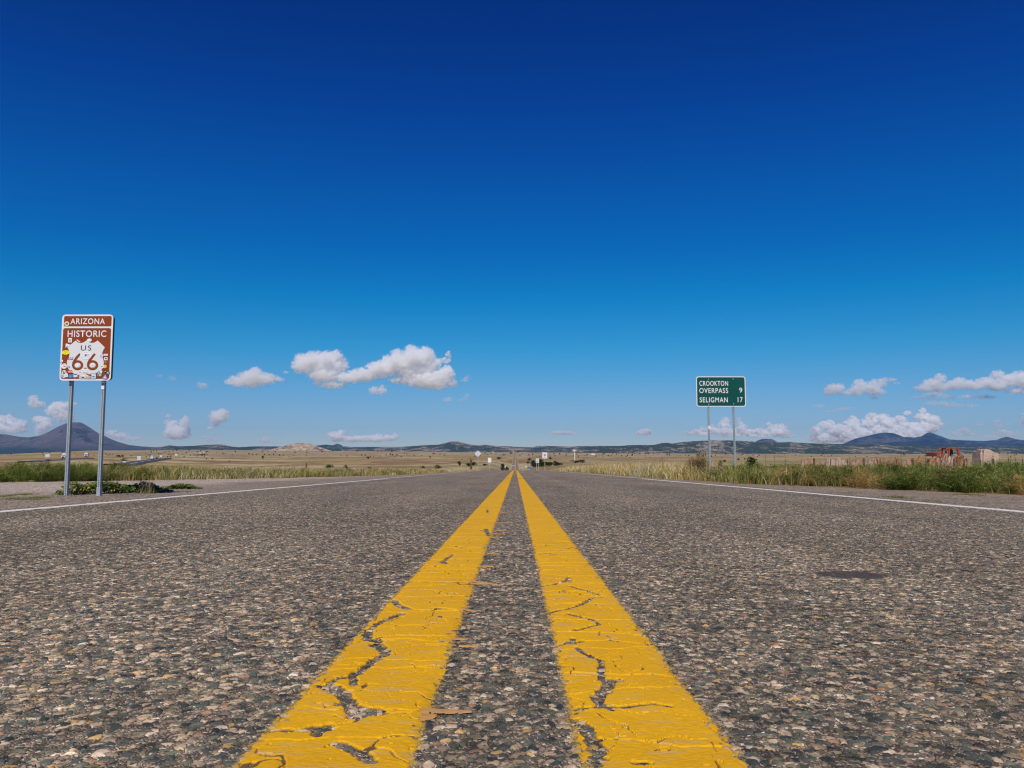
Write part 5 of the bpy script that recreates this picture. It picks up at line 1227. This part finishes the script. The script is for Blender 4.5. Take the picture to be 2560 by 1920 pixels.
for a in [('green', 1148.5, 1154, 11, 104, 'small round dark green shrub left of the two brown posts'),
          ('green', 1171, 1158.5, 17, 102, 'low spreading green shrub at the foot of the thick brown post'),
          ('green', 1184, 1155.5, 18, 106, 'yellowish green shrub right of the thick brown post'),
          ('green', 1212, 1160, 15, 104, 'low green shrub under the blank white sign'),
          ('juniper', 1257.5, 1159.5, 12, 100, 'dark upright shrub left of the far road at the brow'),
          ('juniper', 1267, 1167, 9, 99, 'small dark shrub nearest the far road on its left'),
          ('green', 1324, 1145, 14, 190, 'rounded shrub above and left of the speed limit sign'),
          ('juniper', 1320, 1153.5, 11, 160, 'small round shrub right beside the far road'),
          ('juniper', 1333, 1151, 20, 170, 'dense dark shrub left of the speed limit sign'),
          ('juniper', 1346, 1148, 24, 176, 'tallest dark shrub directly behind the speed limit sign'),
          ('green', 1362, 1154.5, 22, 168, 'dark green shrub behind the prohibition sign post'),
          ('green', 1376, 1155, 18, 166, 'green shrub in the middle of the row right of the prohibition sign'),
          ('green', 1386.5, 1152.5, 15, 168, 'pointed green shrub near the right end of the row'),
          ('green', 1399, 1157, 19, 172, 'low green shrub ending the row on the right'),
          ('green', 1339, 1155, 26, 164, 'broad dark shrub filling the gap between the speed limit sign and its left neighbour'),
          ('green', 1354, 1153.5, 22, 166, 'dark shrub between the speed limit sign and the prohibition sign'),
          ('green', 1369.5, 1156, 20, 168, 'low dark shrub just right of the prohibition sign post'),
          ('green', 1392.5, 1155.5, 18, 168, 'green shrub filling the row between the pointed one and the last one'),
          ('brown', 1375.5, 1143.2, 7, 230, 'small brown shrub above the row, right of the prohibition sign'),
          ('green', 1245, 1142.5, 14, 330, 'wide dark shrub alone in the plain between blank sign and far road'),
          ('green', 822.5, 1161.5, 21, 92, 'largest round green shrub in the left verge grass'),
          ('green', 865, 1163, 17, 94, 'flatter green shrub right of the largest one in the left verge'),
          ('green', 855, 1179.5, 19, 41, 'low bright green clump at the foot of the left verge grass'),
          ('brown', 923, 1167, 15, 96, 'small brownish shrub in the left verge grass'),
          ('green', 1058, 1165.5, 12, 96, 'small green shrub peeking over the left verge grass'),
          ('green', 1092, 1162.5, 18, 98, 'green shrub nearer the road in the left verge'),
          ('brown', 1438, 1151, 24, 88, 'olive-brown shrub at the start of the tall right-hand grass'),
          ('brown', 1456, 1149.5, 18, 84, 'rounded olive shrub poking above the tall right-hand grass'),
          ('juniper', 1277.4, 1131.3, 8, 1500, 'dark shrub hugging the left side of the distant road top'),
          ('spiky', 1750, 1137, 38, 24, 'reddish brown bushy weed left of the green sign post'),
          ('spiky', 1728, 1143, 26, 25.5, 'smaller reddish weed at the left foot of the green sign'),
          ('spiky', 1800, 1149, 16, 24, 'small rusty tuft between the green sign posts'),
          ('green', 1880, 1146, 60, 20, 'bright green bush right of the green sign'),
          ('juniper', 1811.5, 1150, 10, 330, 'round dark shrub on the plain between the green sign posts'),
          ('juniper', 1846, 1146.5, 8, 480, 'small dark shrub just left of the right green sign post'),
          ('juniper', 1862, 1146, 6, 480, 'tiny shrub just right of the right green sign post'),
          ('juniper', 1879.5, 1147, 7, 450, 'small shrub farther right of the green sign posts'),
          ('green', 656, 1139.5, 7, 700, 'solitary dark juniper standing in the left plain'),
          ('juniper', 920.5, 1141, 7.5, 760, 'solitary dark juniper in the plain left of centre'),
          ('juniper', 310, 1146, 16, 560, 'dark ragged shrub on the bank left of the boxy white truck'),
          ('juniper', 296, 1138, 12, 700, 'dark clump on the knoll above the interstate bank'),
          ('juniper', 306, 1138, 8, 705, 'smaller clump on the knoll right of the dark clump'),
          ('juniper', 392.5, 1143, 7, 860, 'round dark bush beside the interstate past the grey trailer'),
          ('juniper', 120, 1148, 14, 540, 'dark bush by the interstate under the white billboard'),
          ('juniper', 428, 1139.5, 6, 1300, 'dark bush by the bend of the interstate')]:
    bush_px(*a[:5], a[5], None)
def far_bushes():
    spots = []
    for x, y in [(60, 252), (272, 275), (220, 207), (325, 187), (450, 208), (482, 210), (520, 212), (575, 190), (593, 215), (626, 188), (638, 217), (677, 213), (695, 190), (732, 220), (768, 219), (822, 234), (866, 219), (875, 195), (980, 219), (985, 193), (1043, 210), (1118, 183), (1128, 188), (1152, 188), (1195, 190), (1218, 180), (1265, 175),
                 (1297, 218), (1355, 226), (1450, 183), (1490, 218), (1523, 220), (1570, 230), (1600, 230), (1635, 182), (1672, 184), (1653, 226), (1716, 217), (1755, 212), (1775, 217), (1768, 188), (1798, 234), (1808, 215), (1855, 235), (1820, 218), (1883, 201), (1908, 208), (1973, 221), (2043, 218), (2115, 235), (2125, 242), (2150, 205), (205, 200), (150, 190), (298, 210), (112, 253)]:
        spots.append((500 + x / 3.687, 1080 + y / 3.687, 2.6 + 1.8 * random.random()))
    for x, y in [(35, 190), (105, 193), (165, 210), (562, 227), (700, 183), (775, 185), (735, 200), (843, 190), (910, 215), (945, 203), (1158, 209), (1185, 192), (1275, 205), (1323, 200), (1373, 232), (1420, 225), (1555, 245), (1608, 192), (1680, 192), (1772, 192), (1765, 217), (1905, 195), (1928, 222), (2042, 203), (2000, 243), (1618, 217), (1550, 203), (1035, 180), (632, 210), (395, 260)]:
        spots.append((1080 + x / 5.267, 1100 + y / 5.267, 2.6 + 2.2 * random.random()))
    for x, y in [(190, 312), (262, 333), (275, 320), (290, 303), (325, 312), (345, 313), (380, 328), (437, 322), (465, 343), (510, 300), (485, 300), (560, 305), (622, 341), (665, 341), (650, 303), (700, 308), (740, 312), (860, 318), (935, 320), (965, 326), (1020, 323), (1055, 325), (1550, 355), (1615, 353), (1688, 364), (1580, 318), (1640, 320), (1700, 318), (1760, 320), (1320, 322), (1380, 345), (188, 338), (30, 315), (120, 330)]:
        spots.append((1460 + x / 4.022, 1060 + y / 4.022, 2 + 2.4 * random.random()))
    rs = random.Random(8)
    for k in range(60): spots.append((rs.uniform(360, 520), 1124 + rs.random() ** .7 * 20, rs.uniform(2, 4)))
    for k in range(26): spots.append((rs.uniform(-20, 330), rs.uniform(1129, 1142), rs.uniform(2, 4)))
    for k in range(50): spots.append((rs.uniform(1420, 2560), 1134.5 + rs.random() ** 1.6 * 9, rs.uniform(2.4, 5)))
    n = 0
    for px, py, wp in spots:
        h = ground_hit(px, py)
        if h is None: continue
        x, y, z = h; wd = wp / F * y * 1.25
        if abs(x) < 9: continue
        bush('juniper' if random.random() < .75 else 'brown', x, y, wd, wd * random.uniform(.6, 1.0), 'small dark juniper or shrub dotted on the dry plain below the hills', 'shrubs dotted over the dry plain', parts=wp > 2.6, z=z - .1); n += 1
far_bushes()
def treeline():
    """the dark belts of low trees where the plain meets the hills: too many to count"""
    acc = new(); T = [shrub_mesh('t', 301, JUN, 70), shrub_mesh('t', 302, JUN, 70)]
    T = [(t[0], t[1], t[2]) for t in T]; rs = random.Random(4)
    def belt(px0, px1, py0, py1, n, wp):
        for k in range(n):
            px = rs.uniform(px0, px1); py = rs.uniform(py0, py1)
            Y = rs.uniform(3900, 5200); x = (px - 1288) / F * Y; g = gz(x, Y); wd = wp * rs.uniform(.6, 1.5) / F * Y
            if fbm(np.array([px]), np.array([0.]), 30, 3, 66)[0] < .46: continue
            stamp(acc, rs.choice(T), x, Y, g - 1, wd, rs.uniform(0, 6), 1, wd * .8)
    belt(1420, 2600, 0, 0, 700, 3.2); belt(900, 1420, 0, 0, 120, 2.0); belt(-20, 170, 0, 0, 160, 3.0); belt(2150, 2600, 0, 0, 300, 4.5)
    flush(acc, 'distant_treeline', 'stuff', 'dark line of low junipers where the plain meets the hills', 'treeline')
treeline()
# a transmission mast and the bare swath up the wooded ridge
def mast():
    Y = 4300; v = at(1003, 1117.5, Y); g = gz(v.x, Y); root = MB().tube([(v.x, Y, g - 2), (v.x, Y, v.z)], [1.1, .6], 6).build('mast', simple('pale mast', (.6, .62, .64), .6)); tag(root, 'thin pale mast standing before the wooded ridge left of the road', 'mast')
mast()

# ------------------------------------------------------------------ clouds
def cloud_mat(name, dens, balls, grain, thr):
    """scattering vapour whose density swells round each billow and frays at the rim"""
    m = mat(name); q = N(m); p = q.obj(); acc = None
    nz = q.n('ShaderNodeTexNoise', {'Vector': p, 'Scale': 1.0 / grain, 'Detail': 5.0, 'Roughness': .6})
    off = q.n('ShaderNodeVectorMath', {0: nz.outputs[1], 1: (.5, .5, .5)}, operation='SUBTRACT').outputs[0]
    p2 = q.n('ShaderNodeVectorMath', {0: off, 1: (grain * 2.6,) * 3, 2: p}, operation='MULTIPLY_ADD').outputs[0]
    for c, r in balls:
        v = q.n('ShaderNodeVectorMath', {0: p2, 1: tuple(1 / x for x in r), 2: tuple(-a / b for a, b in zip(c, r))}, operation='MULTIPLY_ADD').outputs[0]
        l2 = q.n('ShaderNodeVectorMath', {0: v, 1: v}, operation='DOT_PRODUCT').outputs['Value']
        f = q.math('SUBTRACT', 1.0, l2); f = q.math('MAXIMUM', f, -1.5)
        acc = f if acc is None else q.n('ShaderNodeMath', {0: acc, 1: f, 2: .12}, operation='SMOOTH_MAX').outputs[0]
    n2 = q.noise(p, 1.5 / grain, 6, .62)
    f = q.math('ADD', acc, q.math('MULTIPLY_ADD', n2, 3.6, -1.8 - thr))
    d = q.math('MULTIPLY', q.n('ShaderNodeMapRange', {0: f, 1: -.04, 2: .75}).outputs[0], dens)
    v = q.n('ShaderNodeVolumeScatter', {'Color': (1, 1, 1, 1), 'Density': d, 'Anisotropy': 0.0}).outputs[0]
    q.out(None, None, v); m.cycles.volume_step_rate = .075; return m
k1 = lambda L: [(500 + a / 3.072, 820 + b / 3.072, c / 3.072, d / 3.072) for a, b, c, d in L]
k2 = lambda L: [(a / 3.95, 950 + b / 3.95, c / 3.95, d / 3.95) for a, b, c, d in L]
k3 = lambda L: [(2040 + a / 4.254, 900 + b / 4.254, c / 4.254, d / 4.254) for a, b, c, d in L]
k4 = lambda L: [(1690 + a / 6.383, 920 + b / 6.383, c / 6.383, d / 6.383) for a, b, c, d in L]
k5 = lambda L: [(1460 + a / 4.022, 1060 + b / 4.022, c / 4.022, d / 4.022) for a, b, c, d in L]
CLOUDS = [
 ('long bright white cumulus with a tall right-hand tower, highest above the road', 22, 1.0, k1([(1150, 380, 110, 45), (1250, 360, 110, 55), (1380, 320, 110, 65), (1450, 300, 100, 70), (1530, 270, 100, 80), (1640, 240, 100, 95), (1720, 230, 90, 85), (1760, 290, 80, 80), (1640, 330, 140, 70), (1580, 400, 130, 35), (1740, 400, 170, 65), (1880, 370, 80, 65), (1930, 430, 50, 30), (1900, 325, 50, 35), (1880, 250, 45, 25), (1910, 210, 25, 35), (1800, 440, 120, 35)])),
 ('broad white cumulus joined to the left end of the tallest cloud', 22.3, .9, k1([(900, 270, 110, 90), (810, 280, 90, 75), (760, 290, 60, 60), (1000, 250, 100, 75), (1070, 290, 70, 70), (960, 360, 130, 60), (1040, 190, 18, 35), (1020, 440, 110, 28), (900, 420, 40, 25)])),
 ('flat-bottomed white cloud left of the broad cumulus', 22, .8, k1([(400, 390, 120, 70), (290, 410, 80, 45), (230, 415, 50, 25), (510, 390, 90, 45), (430, 330, 45, 35), (600, 395, 50, 22), (660, 340, 30, 12)])),
 ('small round puff hanging below the long bright cumulus', 22, .8, k1([(1335, 480, 40, 36), (1400, 480, 38, 40)])),
 ('tiny grey puff at the left end of the high cloud row', 22, .6, k1([(20, 440, 45, 26)])),
 ('thin two-part cloud wisp right below the tall cumulus tower', 22, .5, k1([(1900, 550, 48, 20), (2010, 555, 30, 12), (2045, 530, 25, 26)])),
 ('thin wisp just right of the tall cumulus tower', 22, .5, k1([(2035, 395, 42, 22), (2060, 370, 22, 18)])),
 ('small upright white puff above the rolling hills left of the knoll', 30, .8, k1([(150, 680, 75, 50), (180, 650, 45, 30), (115, 720, 40, 40), (80, 775, 28, 22)])),
 ('long low white cloud bank right of the rocky knoll', 44, 1.0, k1([(1050, 835, 62, 40), (1085, 805, 32, 26), (1150, 855, 80, 24), (1240, 850, 90, 24), (1350, 850, 90, 26), (1370, 830, 30, 20), (1440, 845, 80, 24), (1505, 830, 28, 24)])),
 ('small faint cloud over the left edge of the rocky knoll', 44, .6, k1([(490, 862, 55, 22), (510, 850, 30, 14), (570, 880, 38, 14)])),
 ('tiny faint wisps low above the ridge between puff and hill', 44, .4, k1([(60, 840, 45, 15), (90, 860, 70, 18)])),
 ('blunt greyish puff high left of the butte', 30, .7, k2([(330, 190, 50, 40), (330, 240, 50, 45), (390, 240, 60, 40), (430, 260, 28, 18)])),
 ('billowing white cloud rising behind the left shoulder of the butte', 34, .8, k2([(600, 260, 90, 50), (540, 310, 80, 50), (620, 330, 90, 60), (590, 380, 60, 40), (700, 240, 60, 34), (660, 360, 80, 50)])),
 ('round-topped white cloud between the frame edge cloud and the butte', 34, .8, k2([(390, 400, 70, 40), (450, 400, 50, 40), (420, 460, 75, 50), (400, 510, 60, 36), (470, 440, 60, 45), (380, 390, 60, 34)])),
 ('tall cumulus at the far left edge over the low ridge', 34, .8, k2([(-60, 400, 80, 50), (20, 400, 60, 50), (95, 370, 32, 42), (120, 420, 70, 50), (170, 450, 80, 55), (240, 430, 30, 42), (100, 490, 170, 42), (-20, 470, 120, 60), (190, 490, 90, 36)])),
 ('low white cloud resting on the right slope of the butte', 40, .7, k2([(1100, 520, 70, 28), (1180, 550, 90, 36), (1280, 580, 80, 22), (1360, 575, 50, 16)])),
 ('tall double-headed cumulus right of the butte', 36, .8, k2([(1672, 355, 30, 24), (1690, 420, 70, 32), (1700, 470, 70, 40), (1835, 385, 32, 35), (1830, 430, 50, 50), (1740, 530, 130, 60), (1800, 490, 80, 50)])),
 ('two-humped white cloud above the right-hand hills, left one of the upper pair', 20, .9, k3([(190, 310, 100, 60), (130, 345, 50, 42), (240, 280, 70, 34), (350, 350, 90, 32), (480, 290, 100, 70), (420, 330, 90, 55), (590, 290, 90, 70), (620, 340, 120, 40), (690, 250, 60, 50), (720, 215, 50, 30), (800, 210, 60, 22), (860, 250, 50, 14), (620, 400, 80, 16)])),
 ('biggest white cloud bank reaching the right edge of the picture', 20, 1.0, k3([(1150, 300, 110, 42), (1230, 250, 100, 55), (1310, 210, 70, 60), (1320, 290, 120, 50), (1450, 270, 90, 50), (1530, 230, 70, 50), (1600, 270, 110, 50), (1700, 280, 90, 48), (1800, 240, 110, 60), (1930, 170, 80, 60), (1930, 270, 120, 62), (2050, 220, 100, 70), (2130, 180, 80, 55), (2230, 220, 120, 90), (2360, 240, 120, 80), (2180, 330, 150, 36)])),
 ('flat grey layer just under the biggest right-hand cloud bank', 20.5, .7, k3([(1120, 400, 110, 22), (1260, 370, 120, 35), (1340, 320, 50, 30), (1400, 395, 90, 22), (1620, 390, 110, 26), (1760, 390, 150, 24), (1850, 400, 90, 18)])),
 ('ragged lower layer between the flat layer and the big cumulus band', 21, .6, k3([(1230, 460, 110, 28), (1360, 470, 130, 34), (1500, 480, 110, 26), (1660, 485, 70, 26), (1640, 520, 60, 12)])),
 ('thin pale streak at the left under the two-humped cloud', 30, .5, k3([(40, 485, 75, 20), (-40, 500, 50, 10)])),
 ('longer thin streak under the two-humped cloud', 30, .5, k3([(180, 540, 90, 14), (290, 520, 90, 18), (390, 505, 50, 10)])),
 ('huge cumulus towers behind the twin blue mountains', 42, 1.0, k3([(0, 750, 60, 50), (60, 700, 50, 45), (120, 690, 80, 45), (220, 740, 110, 60), (390, 640, 50, 45), (380, 700, 90, 70), (300, 780, 120, 60), (600, 620, 80, 55), (560, 670, 80, 60), (720, 620, 70, 50), (760, 670, 80, 60), (640, 740, 150, 70), (480, 780, 120, 60), (800, 740, 80, 70), (890, 640, 65, 50), (920, 700, 70, 60), (975, 565, 45, 26), (960, 770, 120, 50), (1050, 700, 80, 40), (1140, 600, 85, 45), (1130, 550, 40, 35), (1230, 640, 90, 55), (1190, 710, 140, 60), (1300, 690, 55, 38), (1060, 760, 110, 60), (1140, 520, 35, 16), (120, 830, 200, 50), (450, 840, 220, 55), (760, 820, 220, 60), (1080, 820, 200, 50)])),
 ('rising white cumulus band seen between and beside the green sign posts', 42.5, .9, k4([(130, 1050, 50, 22), (220, 1040, 80, 34), (330, 1010, 85, 50), (430, 980, 60, 45), (400, 1050, 150, 34), (560, 980, 80, 60), (620, 1010, 90, 60), (740, 900, 70, 55), (800, 840, 68, 55), (780, 920, 100, 60), (760, 1020, 150, 60), (900, 1010, 100, 45), (1000, 820, 45, 32), (1030, 880, 50, 45), (1050, 950, 90, 55), (1090, 1020, 150, 60), (1240, 1010, 80, 50), (1320, 1000, 90, 50), (1400, 1030, 120, 50), (1480, 900, 40, 40), (1560, 960, 100, 70), (1700, 940, 80, 60), (1640, 1020, 160, 60), (900, 1080, 260, 26), (1300, 1080, 300, 30), (1700, 1080, 200, 34)])),
 ('small white cloud floating over the hills between road and green sign', 40, .8, k5([(560, 95, 45, 18), (610, 75, 65, 32), (655, 65, 35, 30), (640, 90, 45, 22)])),
 ('small flat cloud low above the hills right of the road', 42, .7, [(1385, 1083, 18, 4.5), (1405, 1081, 22, 6), (1428, 1082, 16, 5)]),
 ('faint broken clouds above the rightmost blue peak', 42, .5, k3([(1470, 780, 60, 28), (1570, 750, 70, 34), (1640, 790, 80, 26), (1740, 685, 55, 15), (1930, 700, 45, 30), (1920, 650, 45, 18), (1980, 770, 90, 34), (2080, 790, 70, 30), (2150, 780, 50, 20), (1860, 820, 110, 22), (2050, 680, 40, 14)])),
 ('cloud fragment cut by the right edge above the blue peak', 42, .7, k3([(2210, 570, 40, 14), (2225, 650, 45, 55)])),
 ('faint wisps at the left above the double-headed cumulus', 24, .35, [(398, 940, 8, 6), (432, 947, 12, 7)]),
]
def build_clouds():
    rs = random.Random(5)
    tx = []
    for nm, size, dep in (('billow', .16, 4), ('curl', .045, 3)):
        t = bpy.data.textures.new(nm, 'CLOUDS'); t.noise_depth = dep; tx.append(t)
    t1, t2 = tx
    for label, Dk, dens, blobs in CLOUDS:
        D = Dk * 1000.0; s = D / F
        cx = sum(b[0] for b in blobs) / len(blobs); cy = sum(b[1] for b in blobs) / len(blobs)
        org = at(cx, cy, D)
        bm = bmesh.new(); balls = []
        rmean = sum(min(b[2], b[3] * 1.3) for b in blobs) / len(blobs)
        for (bx, by, rx, ry) in blobs:
            p = at(bx, by, D) - org; ryy = min((rx + ry) * .5, ry * 1.6)
            p.y = rs.uniform(-.2, .2) * rx * s
            def ball(c, a, b, d, k=1.32):
                balls.append((tuple(c), (a * k, b * k, d * k)))
                bmesh.ops.create_icosphere(bm, subdivisions=2, radius=1, matrix=Matrix.Translation(c) @ Matrix.Diagonal((a * k, b * k, d * k, 1)))
            ball(p, rx * s * .93, ryy * s * .93, ry * s * .9)
            npf = 0 if rx < 7 else (1 if len(blobs) > 20 else 2)
            for k_ in range(npf):       # smaller billows crowd the tops and the side towards us
                th = rs.uniform(-2.6, -.5) if rs.random() < .6 else rs.uniform(0, 6.28); ph = rs.uniform(.1, 1.2)
                d = Vector((math.cos(th) * math.cos(ph), math.sin(th) * math.cos(ph), math.sin(ph))); r = rs.uniform(.36, .52) * min(rx, ry * 1.2) * s
                ball(p + Vector((d.x * rx * .8, d.y * ryy * .85, d.z * ry * .78)) * s, r * 1.1, r, r * .95)
        me = bpy.data.meshes.new('cloud'); bm.to_mesh(me); bm.free()
        o = bpy.data.objects.new('cloud', me); C.objects.link(o); o.location = org
        me.materials.append(cloud_mat('cloud', .017 * dens ** 1.6 * (1.25 if D > 28000 else 1.0), balls, max(rmean * s * .5, 9 * s), .34 + .12 * (1 - dens)))
        rm = o.modifiers.new('merge', 'REMESH'); rm.mode = 'VOXEL'; rm.voxel_size = max(s * 2.0, 20.0)
        tag(o, label, 'cloud', 'clouds above the horizon')
build_clouds()

# ------------------------------------------------------------------ haze
def build_haze():
    m = mat('haze'); q = N(m)
    v = q.n('ShaderNodeVolumePrincipled', {'Color': (.17, .47, 1.0, 1), 'Density': 2.1e-5, 'Anisotropy': .2}).outputs[0]
    q.out(None, None, v)
    b = MB().box(-24000, 24000, -3000, 22500, -160, 800)
    o = b.build('haze', m); tag(o, 'thin blue air over the whole plain', 'haze', kind='stuff')
build_haze()
